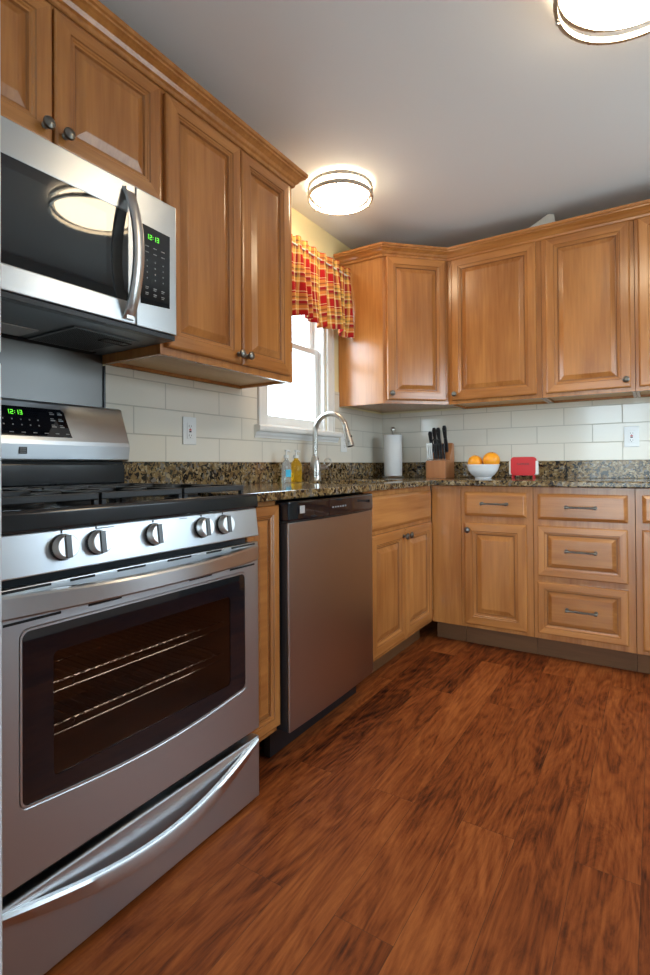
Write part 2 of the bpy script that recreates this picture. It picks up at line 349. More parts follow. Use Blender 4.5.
def obj(name, bm, mats, parent=None, bevel=0, smooth=False, seg=2, label=None):
    bmesh.ops.recalc_face_normals(bm, faces=bm.faces)
    me = bpy.data.meshes.new(name); bm.to_mesh(me); bm.free()
    for x in (mats if isinstance(mats, (list, tuple)) else [mats]): me.materials.append(M[x])
    o = bpy.data.objects.new(name, me); C.objects.link(o); o.parent = parent
    if bevel:
        b = o.modifiers.new('bevel', 'BEVEL'); b.width = bevel; b.segments = seg; b.limit_method = 'ANGLE'; b.angle_limit = math.radians(40); b.harden_normals = False
    if smooth: me.shade_smooth() if smooth is True else me.shade_smooth()
    if smooth or bevel:
        try: me.set_sharp_from_angle(angle=math.radians(38 if not bevel else 50))
        except Exception: pass
        for pl in me.polygons: pl.use_smooth = bool(smooth)
    if label: o['label'] = label
    return o
def pieces(name, boxes, m, parent, slope=False):
    for q in boxes:
        o = obj(name, box(bm_(), *q), m, parent)
        if slope: o.location = (0, -.088, 1.083); o.rotation_euler = (-sl, 0, 0)
def thing(name, label, cat, loc=(0, 0, 0), rz=0, group=None):
    o = bpy.data.objects.new(name, None); C.objects.link(o); o.empty_display_size = .05
    o.location = loc; o.rotation_euler = (0, 0, rz); tag(o, label, cat, group); return o
def tag(o, label, cat, group=None):
    o['label'] = label; o['category'] = cat
    if group: o['group'] = group
    return o
def struct(name, bm, m, parent=None, bevel=0):
    o = obj(name, bm, m, parent, bevel)
    if not parent: o['kind'] = 'structure'
    return o
def sweep(bm, path, prof, closed_prof=True, mi=0):
    """path: xy points, outward is to the right of travel. prof: (out, z)"""
    P = [Vector(p) for p in path]; rings = []
    for i, p in enumerate(P):
        ns = []
        if i > 0: d = (P[i]-P[i-1]).normalized(); ns.append(Vector((d.y, -d.x)))
        if i < len(P)-1: d = (P[i+1]-P[i]).normalized(); ns.append(Vector((d.y, -d.x)))
        n = sum(ns, Vector((0, 0))).normalized(); k = 1/max(.2, n.dot(ns[0]))
        rings.append([bm.verts.new((p.x+n.x*k*o, p.y+n.y*k*o, z)) for o, z in prof])
    m_ = len(prof)
    for a, b in zip(rings, rings[1:]):
        for k in range(m_): bm.faces.new((a[k], a[(k+1) % m_], b[(k+1) % m_], b[k])).material_index = mi
    bm.faces.new(rings[0]); bm.faces.new(rings[-1][::-1]); return bm
def wall_cells(bm, axis, pos0, pos1, us, zs, skip, mi=0):
    """wall slab between pos0..pos1 on axis, made of cells with holes (skip(i,j)); outer faces only"""
    nu, nz = len(us), len(zs)
    def P(u, z, t): return (t, u, z) if axis == 'x' else (u, t, z) if axis == 'y' else (u, z, t)
    V = {}
    def vert(i, j, k):
        if (i, j, k) not in V: V[(i, j, k)] = bm.verts.new(P(us[i], zs[j], (pos0, pos1)[k]))
        return V[(i, j, k)]
    on = lambda i, j: 0 <= i < nu-1 and 0 <= j < nz-1 and not skip(i, j)
    for i in range(nu-1):
        for j in range(nz-1):
            if not on(i, j): continue
            for k in (0, 1): bm.faces.new([vert(i, j, k), vert(i+1, j, k), vert(i+1, j+1, k), vert(i, j+1, k)])
            if not on(i-1, j): bm.faces.new([vert(i, j, 0), vert(i, j+1, 0), vert(i, j+1, 1), vert(i, j, 1)])
            if not on(i+1, j): bm.faces.new([vert(i+1, j, 0), vert(i+1, j+1, 0), vert(i+1, j+1, 1), vert(i+1, j, 1)])
            if not on(i, j-1): bm.faces.new([vert(i, j, 0), vert(i+1, j, 0), vert(i+1, j, 1), vert(i, j, 1)])
            if not on(i, j+1): bm.faces.new([vert(i, j+1, 0), vert(i+1, j+1, 0), vert(i+1, j+1, 1), vert(i, j+1, 1)])
    for f in bm.faces: f.material_index = mi
    return bm

# ------------------------------------------------------------------ room shell
RX, RY, H = 2.75, -5.2, 2.44
struct('floor', box(bm_(), -.12, RX+.12, RY-.12, .12, -.1, 0), 'floor')
struct('ceiling', box(bm_(), -.12, RX+.12, RY-.12, .12, H, H+.1), 'ceil')
WY0, WY1, WZ0, WZ1 = -1.345, -.765, 1.205, 2.15
struct('wall_left', wall_cells(bm_(), 'x', -.12, 0, [RY-.12, WY0, WY1, .0], [0, WZ0, WZ1, H], lambda i, j: i == 1 and j == 1), 'yellowwall')
struct('wall_back', box(bm_(), -.12, RX+.12, 0, .12, 0, H), 'backwall')
struct('wall_right', wall_cells(bm_(), 'x', RX, RX+.12, [RY-.12, -1.65, -.45, 0], [0, 1.02, 1.98, H], lambda i, j: i == 1 and j == 1), 'greywall')
struct('wall_rear', wall_cells(bm_(), 'y', RY-.12, RY, [0, .75, 2.45, RX], [0, 2.06, H], lambda i, j: i == 1 and j == 0), 'greywall')
struct('baseboard_right', box(bm_(), RX-.014, RX-.0005, RY+.02, -.7, .001, .11), 'white', bevel=.003)
struct('baseboard_rear', box(bm_(), 2.55, RX-.016, RY+.0005, RY+.014, .001, .11), 'white', bevel=.003)

# window over the sink
win = bpy.data.objects.new('window_1', None); C.objects.link(win); win['kind'] = 'structure'
b = bm_()
box(b, .0005, .016, WY0-.075, WY0-.002, 1.208, WZ1+.07); box(b, .0005, .016, WY1+.002, WY1+.072, 1.208, WZ1+.07); box(b, .0005, .018, WY0-.075, WY1+.072, WZ1+.001, WZ1+.075)
box(b, .016, .021, WY0-.075, WY0-.058, 1.208, WZ1+.07); box(b, .016, .021, WY1+.055, WY1+.072, 1.208, WZ1+.07)
struct('window_casing', b, 'white', win, .003)
b = bm_()
box(b, -.118, -.001, WY0+.0005, WY0+.022, WZ0+.001, WZ1-.001); box(b, -.118, -.001, WY1-.022, WY1-.0005, WZ0+.001, WZ1-.001)
box(b, -.118, -.001, WY0+.022, WY1-.022, WZ1-.022, WZ1-.001); box(b, -.118, -.001, WY0+.022, WY1-.022, WZ0+.001, WZ0+.012)
struct('window_jamb', b, 'white', win, .002)
struct('window_sill', prism(bm_(), [(.0005, 1.142), (.012, 1.142), (.013, 1.150), (.020, 1.160), (.022, 1.172), (.042, 1.176), (.046, 1.184), (.046, 1.200), (.040, 1.207), (.0005, 1.207)], 'y', 0, 1), 'white', win)
o = win.children[-1]
for v in o.data.vertices: v.co.y = -1.446+v.co.y*(1.446-.648)
def sash(name, x0, x1, y0, y1, z0, z1, st, rb, rt):
    b = bm_(); box(b, x0, x1, y0, y0+st, z0, z1); box(b, x0, x1, y1-st, y1, z0, z1); box(b, x0, x1, y0+st, y1-st, z0, z0+rb); box(b, x0, x1, y0+st, y1-st, z1-rt, z1)
    s_ = struct(name, b, 'white', win, .003)
    struct('window_pane', box(bm_(), (x0+x1)/2-.002, (x0+x1)/2+.002, y0+st-.002, y1-st+.002, z0+rb-.002, z1-rt+.002), 'pane', s_)
sash('lower_sash', -.066, -.036, WY0+.024, WY1-.024, WZ0+.014, 1.700, .036, .050, .032)
sash('upper_sash', -.104, -.074, WY0+.024, WY1-.024, 1.670, WZ1-.024, .036, .030, .036)

# window in the right wall; unseen glass door added behind the camera for fill
def plain_window(name, axis, p, a0, a1, z0, z1, mull):
    wn = bpy.data.objects.new(name, None); C.objects.link(wn); wn['kind'] = 'structure'
    def bx(b, u0, u1, h0, h1, t0, t1): box(b, t0, t1, u0, u1, h0, h1) if axis == 'x' else box(b, u0, u1, t0, t1, h0, h1)
    b = bm_(); t0, t1 = p
    for u0, u1, h0, h1 in ((a0+.001, a0+.06, z0+.001, z1-.001), (a1-.06, a1-.001, z0+.001, z1-.001), (a0+.06, a1-.06, z1-.06, z1-.001), (a0+.06, a1-.06, z0+.001, z0+.06)): bx(b, u0, u1, h0, h1, t0, t1)
    for mu in mull: bx(b, mu-.025, mu+.025, z0+.06, z1-.06, t0, t1)
    struct(name+'_frame', b, 'white', wn, .004); b = bm_(); bx(b, a0+.058, a1-.058, z0+.058, z1-.058, (t0+t1)/2-.002, (t0+t1)/2+.002)
    struct('window_pane', b, 'pane', wn)
plain_window('window_2', 'x', (RX+.03, RX+.09), -1.65, -.45, 1.02, 1.98, [-1.05])
plain_window('added_fill_door', 'y', (RY-.09, RY-.03), .75, 2.45, .0, 2.06, [1.60])

# ------------------------------------------------------------------ cabinets
FR = [(0, .0), (0, .014), (.003, .018), (.008, .020), (.044, .020), (.047, .0165, 2), (.052, .0165), (.055, .013), (.060, .0125), (.063, .007, 2), (.063, .001, 2)]
PN = [(.0635, .0015), (.0635, .0065, 2), (.067, .0065, 2), (.089, .0165), (.092, .0175)]
SM = [(a*.72, h, *r) for a, h, *r in FR]; SP = [(a*.72, h, *r) for a, h, *r in PN]
def door_part(parent, name, x0, x1, z0, z1, yb, kind='door', label=None):
    if kind == 'slab':
        return obj(name, rings_rect(bm_(), x0, x1, z0, z1, yb, [(0, 0), (0, .010), (.004, .0135), (.014, .0195), (.017, .020)], (1, 1), 1), ['wv', 'wh', 'glaze'], parent)
    f, pn = (FR, PN) if kind == 'door' else (SM, SP)
    d = obj(name, rings_rect(bm_(), x0, x1, z0, z1, yb, f, (0, 1), inner_close=True), ['wv', 'wh', 'glaze'], parent)
    obj('raised_panel', rings_rect(bm_(), x0, x1, z0, z1, yb, pn, (0, 0) if kind == 'door' else (1, 1), 0 if kind == 'door' else 1), ['wv', 'wh', 'glaze'], d)
    return d
def knob(parent, x, z, y):
    b = bm_()
    lathe(b, [(0, 0), (.009, 0), (.0095, -.003), (.0055, -.006), (.005, -.014), (.010, -.017), (.0155, -.019), (.0165, -.023), (.0150, -.027), (.010, -.030), (.004, -.0315), (0, -.032)], (x, y, z), 20, 'y')
    return obj('knob', b, 'pewter', parent, smooth=True)
def pull(parent, xc, z, y, L=.128):
    b = bm_()
    n = 60
    for ph in range(2):   # two twisted strands
        pts = [(xc-L/2+L*i/n, y-.026+.0028*math.cos(ph*PI+i*.62), z+.0028*math.sin(ph*PI+i*.62)) for i in range(n+1)]
        tube(b, pts, .0030, 8)
    for s_ in (-1, 1):
        x = xc+s_*L/2
        cyl(b, (x, y, z), (x, y-.028, z), .0052, .0045, 14); lathe(b, [(0, .006), (.008, .0055), (.0085, 0), (.008, -.0055), (0, -.006)], (x, y-.026, z), 14, 'x')
        lathe(b, [(.0085, 0), (.0085, -.003), (0, -.003)], (x, y-.0002, z), 14, 'y'); cyl(b, (x-s_*.014, y-.026, z), (x-s_*.004, y-.026, z), .0052, .0060, 12)
    return obj('pull', b, 'pewter', parent, smooth=True)
def base_cab(name, label, loc, rz, W, fronts, depth=.61, group=None, kick=True, cat='cabinet', ftop=.882, x_extra=()):
    t = thing(name, label, cat, loc, rz, group); d = depth
    b = bm_()
    if 'sink base' in label and 'blind' not in label:
        box(b, .001, .017, -d+.020, -.002, .110, .876); box(b, W-.017, W-.001, -d+.020, -.002, .110, .876); box(b, .017, W-.017, -d+.020, -.002, .110, .126); box(b, .017, W-.017, -.008, -.002, .126, .876)
    else: box(b, .001, W-.001, -d+.020, -.002, .110, .876)
    obj('carcass', b, ['wv', 'wh'], t)
    # face frame : side stiles and rails visible between the fronts
    b = bm_(); box(b, .0005, W-.0005, -d, -d+.019, .110, .882)
    obj('face_frame', b, 'wv', t, .001)
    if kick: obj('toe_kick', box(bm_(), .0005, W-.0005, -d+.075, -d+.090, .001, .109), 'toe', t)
    for f in fronts:
        typ, x0, x1, z0, z1 = f[:5]; hw = f[5:] 
        if typ == 'drawer_slab': p = door_part(t, 'drawer', x0, x1, z0, z1, -d-.0003, 'slab')
        elif typ == 'false': p = door_part(t, 'false_drawer_front', x0, x1, z0, z1, -d-.0003, 'slab')
        elif typ == 'narrow': p = door_part(t, 'door', x0, x1, z0, z1, -d-.0003, 'small')
        elif typ == 'drawer': p = door_part(t, 'drawer', x0, x1, z0, z1, -d-.0003, 'drawer')
        else: p = door_part(t, 'door', x0, x1, z0, z1, -d-.0003, 'door')
        for h in hw:
            if h[0] == 'k': knob(p, h[1], h[2], -d-.0205)
            else: pull(p, h[1], h[2], -d-.0203)
    return t
def wall_cab(name, label, loc, rz, W, fronts, z0=1.372, z1=2.286, depth=.315):
    t = thing(name, label, 'cabinet', loc, rz); d = depth
    b = bm_(); box(b, .0005, .016, -d+.0195, -.002, z0, z1); box(b, W-.016, W-.0005, -d+.0195, -.002, z0, z1)
    box(b, .016, W-.016, -.014, -.002, z0, z1); box(b, .016, W-.016, -d+.0195, -.014, z1-.016, z1)
    obj('carcass', b, 'wv', t)
    obj('bottom_panel', box(bm_(), .0165, W-.0165, -d+.020, -.0145, z0+.014, z0+.026), 'raw', t)
    obj('face_frame', box(bm_(), .0003, W-.0003, -d, -d+.019, z0, z1), 'wv', t, .001)
    for f in fronts:
        x0, x1, a, c = f[:4]; p = door_part(t, 'door', x0, x1, a, c, -d-.0003)
        for h in f[4:]: knob(p, h[0], h[1], -d-.0205)
    return t
L90 = PI/2
# left run
YS = -1.437
base_cab('base_cabinet', 'maple sink base cabinet with two doors below a plain false front, right of the dishwasher', (0, YS+.003, 0), L90, .817,
         [('false', .048, .783, .700, .858), ('door', .048, .411, .132, .681, ('k', .388, .645)), ('door', .418, .783, .132, .681, ('k', .441, .645))])
base_cab('base_cabinet', 'narrow single-door maple base cabinet squeezed between range and dishwasher', (0, -2.2245, 0), L90, .174,
         [('narrow', .006, .172, .134, .868)])
# back run
base_cab('base_cabinet', 'blind corner maple base cabinet, plain panel beside the sink base', (.612, 0, 0), 0, .170, [])
base_cab('base_cabinet', 'maple base cabinet with one drawer over a single door, under the fruit bowl', (.783, 0, 0), 0, .376,
         [('drawer_slab', .023, .348, .721, .850, ('p', .186, .790)), ('door', .022, .346, .132, .684, ('k', .044, .645))])
base_cab('base_cabinet', 'three-drawer maple base cabinet with twisted pulls', (1.160, 0, 0), 0, .450,
         [('drawer_slab', .023, .421, .717, .848, ('p', .222, .785)), ('drawer', .022, .420, .432, .686, ('p', .221, .568)), ('drawer', .020, .420, .142, .402, ('p', .221, .278))])
base_cab('base_cabinet', 'maple base cabinet cut by the right edge of the photo', (1.611, 0, 0), 0, .60,
         [('drawer_slab', .028, .572, .721, .850, ('p', .30, .785)), ('door', .026, .297, .132, .690, ('k', .277, .645)), ('door', .303, .574, .132, .690, ('k', .323, .645))])
# wall cabinets
wall_cab('wall_cabinet', 'tall double-door maple wall cabinet between the microwave and the window', (0, -2.2845, 0), L90, .744,
         [(.018, .383, 1.397, 2.246, (.361, 1.432)), (.389, .706, 1.397, 2.246, (.411, 1.432))])
wall_cab('wall_cabinet', 'short double-door maple wall cabinet above the microwave', (0, -3.046, 0), L90, .760,
         [(.018, .392, 1.866, 2.246, (.368, 1.905)), (.398, .756, 1.866, 2.246, (.424, 1.905))], z0=1.838)
wall_cab('wall_cabinet', 'single-door maple wall cabinet with knob at lower left, above the bowl of oranges', (.612, 0, 0), 0, .547,
         [(.030, .521, 1.393, 2.258, (.052, 1.430))])
wall_cab('wall_cabinet', 'single-door maple wall cabinet with knob at lower right, on the back wall', (1.160, 0, 0), 0, .450,
         [(.023, .431, 1.393, 2.258, (.409, 1.432))])
wall_cab('wall_cabinet', 'maple wall cabinet cut by the right edge of the photo', (1.611, 0, 0), 0, .60,
         [(.016, .297, 1.393, 2.258, (.277, 1.432)), (.303, .584, 1.393, 2.258, (.323, 1.432))])
# diagonal corner wall cabinet
t = thing('wall_cabinet', 'diagonal corner maple wall cabinet between the window and the back wall', 'cabinet', (.002, -.002, 0))
D = .6115; d0 = .313
poly = [(0, 0), (D-.004, 0), (D-.004, -d0+.002), (d0-.002, -D+.004), (0, -D+.004)]
b = bm_(); prism(b, poly, 'z', 1.384, 2.286); obj('carcass', b, 'wv', t)
b = bm_()
# side skins reaching the wall and a diagonal face frame
box(b, 0, d0-.002, -D-.0005, -D+.0035, 1.372, 2.286)
obj('side_panel', b, 'wv', t, .0008)
# diagonal frame in local rotated coordinates
fw = math.hypot(D-d0, D-d0)
fr = obj('face_frame', box(bm_(), -.001, fw+.001, -.004, .012, 1.372, 2.286), 'wv', t, .001); fr.location = (d0-.004+.003, -D+.001, 0); fr.rotation_euler = (0, 0, PI/4)
dd = door_part(t, 'door', .020, fw-.020, 1.393, 2.258, -.0043); dd.location = fr.location; dd.rotation_euler = fr.rotation_euler
knob(dd, .043, 1.430, -.0245)
# crown mouldings
CP = [(.0005, 2.262), (.006, 2.258), (.010, 2.262), (.012, 2.272), (.019, 2.277), (.026, 2.288), (.038, 2.298), (.046, 2.302), (.047, 2.308), (.054, 2.311), (.055, 2.325), (.0005, 2.325)]
b = bm_(); sweep(b, [(.003, -3.047), (.316, -3.047), (.316, -1.539), (.003, -1.539)], CP)
tag(obj('crown_molding', b, ['wh']), 'maple crown moulding along the top of the left wall cabinets', 'molding')
b = bm_(); sweep(b, [(.003, -.6145), (.3155, -.6145), (.6135, -.3165), (2.215, -.3165)], CP)
tag(obj('crown_molding', b, ['wh']), 'maple crown moulding over the corner and back wall cabinets', 'molding')

# ------------------------------------------------------------------ countertop (L shape with sink cut-out)
ct = thing('countertop', 'L-shaped brown and gold speckled granite worktop with short granite upstand', 'countertop', (0, 0, 0))
xs = [.002, .13, .53, .645, 2.215]; ys = [-2.2235, -1.38, -.70, -.645, -.002]
b = wall_cells(bm_(), 'z', .884, .914, xs, ys, lambda i, j: (i == 3 and j < 3) or (i == 1 and j == 1))
obj('slab', b, 'granite', ct, .006, seg=3)
b = bm_(); box(b, .002, .022, -2.2235, -.002, .9145, 1.0185); obj('upstand', b, 'granite', ct, .002)
b = bm_(); box(b, .0225, 2.215, -.022, -.002, .9145, 1.0185); obj('upstand', b, 'granite', ct, .002)
t = thing('kitchen_sink', 'stainless steel undermount sink basin set in the granite under the window', 'sink', (0, 0, 0))
b = bm_()
x0, x1, y0, y1 = .129, .531, -1.381, -.699
box(b, x0-.01, x1+.01, y0-.01, y1+.01, .881, .8835)
for f in list(b.faces):
    if abs(f.normal.z) > .5 or True: pass
bmesh.ops.delete(b, geom=list(b.faces), context='FACES_ONLY'); b.free(); b = bm_()
box(b, x0-.003, x0, y0, y1, .70, .8835); box(b, x1, x1+.003, y0, y1, .70, .8835); box(b, x0, x1, y0-.003, y0, .70, .8835); box(b, x0, x1, y1, y1+.003, .70, .8835); box(b, x0, x1, y0, y1, .697, .70)
obj('basin', b, 'steelh', t)
obj('drain', lathe(bm_(), [(0, .702), (.03, .702), (.042, .7035), (.045, .7005), (0, .7005)], (.33, -1.04, 0), 24), 'chrome', t, smooth=True)
# cabinets under the sink need their upper carcass open; sink sits inside the false-front zone

# tile
b = wall_cells(bm_(), 'x', .0006, .008, [-2.274, -1.537, WY0-.0765, WY1+.0735, -.618, -.009], [1.0188, 1.1405, 1.370, 1.463],
               lambda i, j: (i == 2 and j >= 1) or (j == 2 and i in (0, 4)))
# stretch of the sill's horns sits in front of tile
tag(obj('tile_backsplash', b, 'tileY'), 'glossy white subway tile backsplash on the left wall around the window', 'backsplash')
tag(obj('tile_backsplash', box(bm_(), .0085, 2.215, -.008, -.0006, 1.0188, 1.370), 'tileX'), 'glossy white subway tile backsplash on the back wall', 'backsplash')

# ------------------------------------------------------------------ dishwasher
DY0, DW = -2.0485, .610
t = thing('dishwasher', 'stainless steel dishwasher with black bowed control panel under the granite', 'dishwasher', (0, DY0, 0), L90)
obj('tub', box(bm_(), .004, DW-.004, -.575, -.03, .10, .872), 'darkgrey', t)
obj('side_trim', box(bm_(), .003, DW-.003, -.652, -.576, .110, .8055), 'blackp', t, .002, label='black edge of the door')
b = bm_()
n = 16
def arcx(i, n, x0, x1): return x0+(x1-x0)*i/n
# steel door skin, slightly bowed
A, B_ = [], []
for i in range(n+1):
    x = arcx(i, n, .003, DW-.003); y = -.660-.006*math.sin(PI*i/n)
    A.append((x, y))
poly = A+[(DW-.003, -.6525), (.003, -.6525)]
obj('door', prism(b, poly, 'z', .110, .806), 'steelv', t, .002)
b = bm_()
A = [(arcx(i, n, .002, DW-.002), -.664-.022*math.sin(PI*i/n)) for i in range(n+1)]
prism(b, A+[(DW-.002, -.60), (.002, -.60)], 'z', .812, .878)
cp = obj('control_panel', b, 'blackg', t, .006, seg=3, label='glossy black control panel')
# lower lip swept in an arc
A2 = [(x, y+.006) for x, y in A]
obj('panel_lip', prism(bm_(), A2+[(DW-.002, -.61), (.002, -.61)], 'z', .8065, .8115), 'blackp', cp)
obj('vent_grille', box(bm_(), .004, .012, -.6545, -.6525, .70, .80), 'hole', t)
obj('sticker', box(bm_(), .050, .078, -.6755, -.6735, .836, .862), 'lens', cp)
b = bm_()
for k in range(6): box(b, .24+.018*k, .25+.018*k, -.687, -.6865, .842, .8475)
obj('badge', b, 'greyprint', cp)
obj('toe_kick', box(bm_(), .004, DW-.004, -.575, -.55, .004, .099), 'blackp', t)

# ------------------------------------------------------------------ range
GY = -2.9815; GW = .757
t = thing('gas_range', 'stainless steel freestanding gas range with five knobs and black cooktop', 'range', (0, GY, 0), L90)
obj('body', box(bm_(), .003, GW-.003, -.630, -.02, .02, .868), 'darkgrey', t)
for x in (.05, GW-.05):
    for y in (-.58, -.08): obj('foot', cyl(bm_(), (x, y, .001), (x, y, .0195), .018), 'blackp', t)
# oven cavity door
b = bm_()
DX = -.682
def rr(x0, x1, z0, z1, r, n=5, bow=0):
    pts = []
    for cx_, cz_, a0 in ((x1-r, z1-r, 0), (x0+r, z1-r, 90), (x0+r, z0+r, 180), (x1-r, z0+r, 270)):
        for k in range(n+1):
            a = math.radians(a0+90*k/n); pts.append((cx_+r*math.cos(a), cz_+r*math.sin(a)))
    if bow:
        i = 3*(n+1)-1; res = pts[:i+1]; m_ = 12
        pa, pb = pts[i], pts[i+1]
        for k in range(1, m_): f = k/m_; res.append((pa[0]+(pb[0]-pa[0])*f, pa[1]-bow*math.sin(PI*f)))
        return res+pts[i+1:]
    return pts
def frame_ring(bm, outer, inner, y0, y1, mi=0):
    """plate with a hole, outer loop rectangle; both loops as (x,z)"""
    vo0 = [bm.verts.new((x, y0, z)) for x, z in outer]; vi0 = [bm.verts.new((x, y0, z)) for x, z in inner]
    eo = [bm.edges.new((vo0[i], vo0[(i+1) % len(vo0)])) for i in range(len(vo0))]; ei = [bm.edges.new((vi0[i], vi0[(i+1) % len(vi0)])) for i in range(len(vi0))]
    r = bmesh.ops.triangle_fill(bm, edges=eo+ei, use_beauty=True, use_dissolve=False)
    fs = [f for f in r['geom'] if isinstance(f, bmesh.types.BMFace)]
    ex = bmesh.ops.extrude_face_region(bm, geom=fs)
    bmesh.ops.translate(bm, verts=[v for v in ex['geom'] if isinstance(v, bmesh.types.BMVert)], vec=(0, y1-y0, 0))
    for f in bm.faces: f.material_index = mi
    return bm
outer = [(.003, .214), (GW-.003, .214), (GW-.003, .772), (.003, .772)]
wx0, wx1, wz0, wz1 = .060, GW-.060, .352, .690
win_out = rr(wx0, wx1, wz0, wz1, .018, bow=.022)
door = obj('oven_door', frame_ring(bm_(), outer, win_out, DX, DX+.020), 'steel', t, .003)
# thin bright bezel around glass
bz = rr(wx0+.004, wx1-.004, wz0+.004, wz1-.004, .015, bow=.022)
obj('glass_bezel', frame_ring(bm_(), win_out, bz, DX-.0005, DX+.004), 'steelh', door)
gin = rr(.125, GW-.125, .385, .632, .012)
obj('black_glass_border', frame_ring(bm_(), bz, gin, DX+.0008, DX+.0045), 'blackg', door)
b = bm_(); box(b, .126, GW-.126, DX+.0012, DX+.004, .386, .631); obj('oven_window', b, 'ovenglass', door)
# inside of the oven: box liner seen through the window (open to the front)
b = bm_()
box(b, .09, GW-.09, -.25, -.245, .33, .68); box(b, .085, .09, -.648, -.245, .33, .68); box(b, GW-.09, GW-.085, -.648, -.245, .33, .68); box(b, .09, GW-.09, -.648, -.25, .325, .33); box(b, .09, GW-.09, -.648, -.25, .68, .685)
liner = b
# cut the body: rebuild the body as shell so that the cavity is real
bd = bpy.data.objects['body']; me = bd.data; nb = bm_()
box(nb, .003, GW-.003, -.24, -.02, .02, .868); box(nb, .003, .084, -.630, -.24, .02, .868); box(nb, GW-.084, GW-.003, -.630, -.24, .02, .868)
box(nb, .084, GW-.084, -.630, -.24, .02, .324); box(nb, .084, GW-.084, -.630, -.24, .686, .868)
bmesh.ops.recalc_face_normals(nb, faces=nb.faces); nb.to_mesh(me); nb.free()
obj('oven_liner', liner, 'cavity', t)
for z in (.455, .545):
    b = bm_()
    tube(b, [(.10, -.62, z), (GW-.10, -.62, z)], .0028, 8); tube(b, [(.10, -.27, z), (GW-.10, -.27, z)], .0028, 8)
    for k in range(24): x = .105+(GW-.21)*k/23; tube(b, [(x, -.635, z+.003), (x, -.27, z+.003)], .0016, 6)
    tube(b, [(.10, -.62, z-.02), (GW-.10, -.62, z-.02)], .002, 8)
    for k in range(3): x = .2+.17*k; tube(b, [(x, -.63, z), (x, -.62, z-.02)], .002, 6)
    obj('oven_rack', b, 'chrome', t, smooth=True)
# door handle: wide bowed bar with slots above and below
def bowbar(bm, x0, x1, zt0, zb0, ybase, bow, thick, n=28, sag=0):
    rg = []
    for i in range(n+1):
        f = i/n; x = x0+(x1-x0)*f; s_ = math.sin(PI*f)**.8; y = ybase-bow*s_
        zt, zb = zt0-sag*s_, zb0+sag*s_
        rg.append([bm.verts.new(p) for p in ((x, y+thick, zt+.001), (x, y+.004, zt), (x, y, zt-.004), (x, y, zb+.004), (x, y+.004, zb), (x, y+thick, zb))])
    for a, c in zip(rg, rg[1:]):
        for k in range(6): bm.faces.new((a[k], a[(k+1) % 6], c[(k+1) % 6], c[k]))
    bm.faces.new(rg[0]); bm.faces.new(rg[-1][::-1]); return bm
h = obj('door_handle', bowbar(bm_(), .004, GW-.004, .762, .716, DX-.001, .055, .022, sag=.005), 'steelh', door, smooth=True)
pieces('vent_slot', [(x0, x1, DX-.0012, DX-.0002, .7645, .7695) for x0, x1 in ((.02, .12), (.16, .215), (.27, .345), (.41, .487), (.54, .597), (.637, .737))]+[(x0, x1, DX-.0012, DX-.0002, .704, .709) for x0, x1 in ((.03, .14), (.20, .28), (.48, .56), (.63, .735))], 'hole', door)
# gap and storage drawer
dr = obj('storage_drawer', box(bm_(), .003, GW-.003, DX, DX+.03, .012, .192), 'steel', t, .004)
b = bm_()
n = 30; rg = []
for i in range(n+1):
    f = i/n; x = .012+(GW-.024)*f; s_ = math.sin(PI*f); y = DX-.002-.030*s_; zc = .178-.062*s_
    hh = .010+.010*s_
    rg.append([b.verts.new(p) for p in ((x, y+.010, zc+hh), (x, y, zc+hh), (x, y-.004, zc+hh-.006), (x, y-.002, zc-hh), (x, y+.006, zc-hh))])
for a, c in zip(rg, rg[1:]):
    for k in range(5): b.faces.new((a[k], a[(k+1) % 5], c[(k+1) % 5], c[k]))
b.faces.new(rg[0]); b.faces.new(rg[-1][::-1])
obj('drawer_handle', b, 'steelh', dr, smooth=True)
# control panel with knobs
cpn = obj('control_panel', prism(bm_(), [(-.64, .8715), (-.674, .8715), (-.684, .789), (-.640, .787)], 'x', .002, GW-.002), 'steel', t, .003)
for i, x in enumerate((.146, .223, .373, .529, .609)):
    g = bpy.data.objects.new('burner_knob', None)
    b = bm_(); lathe(b, [(0, 0), (.027, 0), (.027, -.004), (.0265, -.004), (0, -.004)], (0, 0, 0), 28, 'y', 1)
    lathe(b, [(0, -.0042), (.0245, -.0042), (.0235, -.020), (.0215, -.023), (0, -.023)], (0, 0, 0), 28, 'y', 0)
    box(b, -.0070, .0050, -.0265, -.022, -.0225, .0225, 2)
    k = obj('burner_knob', b, ['knobsteel', 'blackp', 'grip'], t, .0015, smooth=True)
    z = .836; k.location = (x, -.6788, z); k.rotation_euler = (math.radians(-7.6), 0, 0)
    box_ = box(bm_(), x-.0012, x+.0012, -.6762, -.6748, .864, .870); obj('dial_mark', box_, 'dark_print', t)
pieces('dial_print', [(.225, .268, -.6757, -.6742, .864, .8665), (.455, .480, -.6757, -.6742, .864, .8665)], 'greyprint', t)
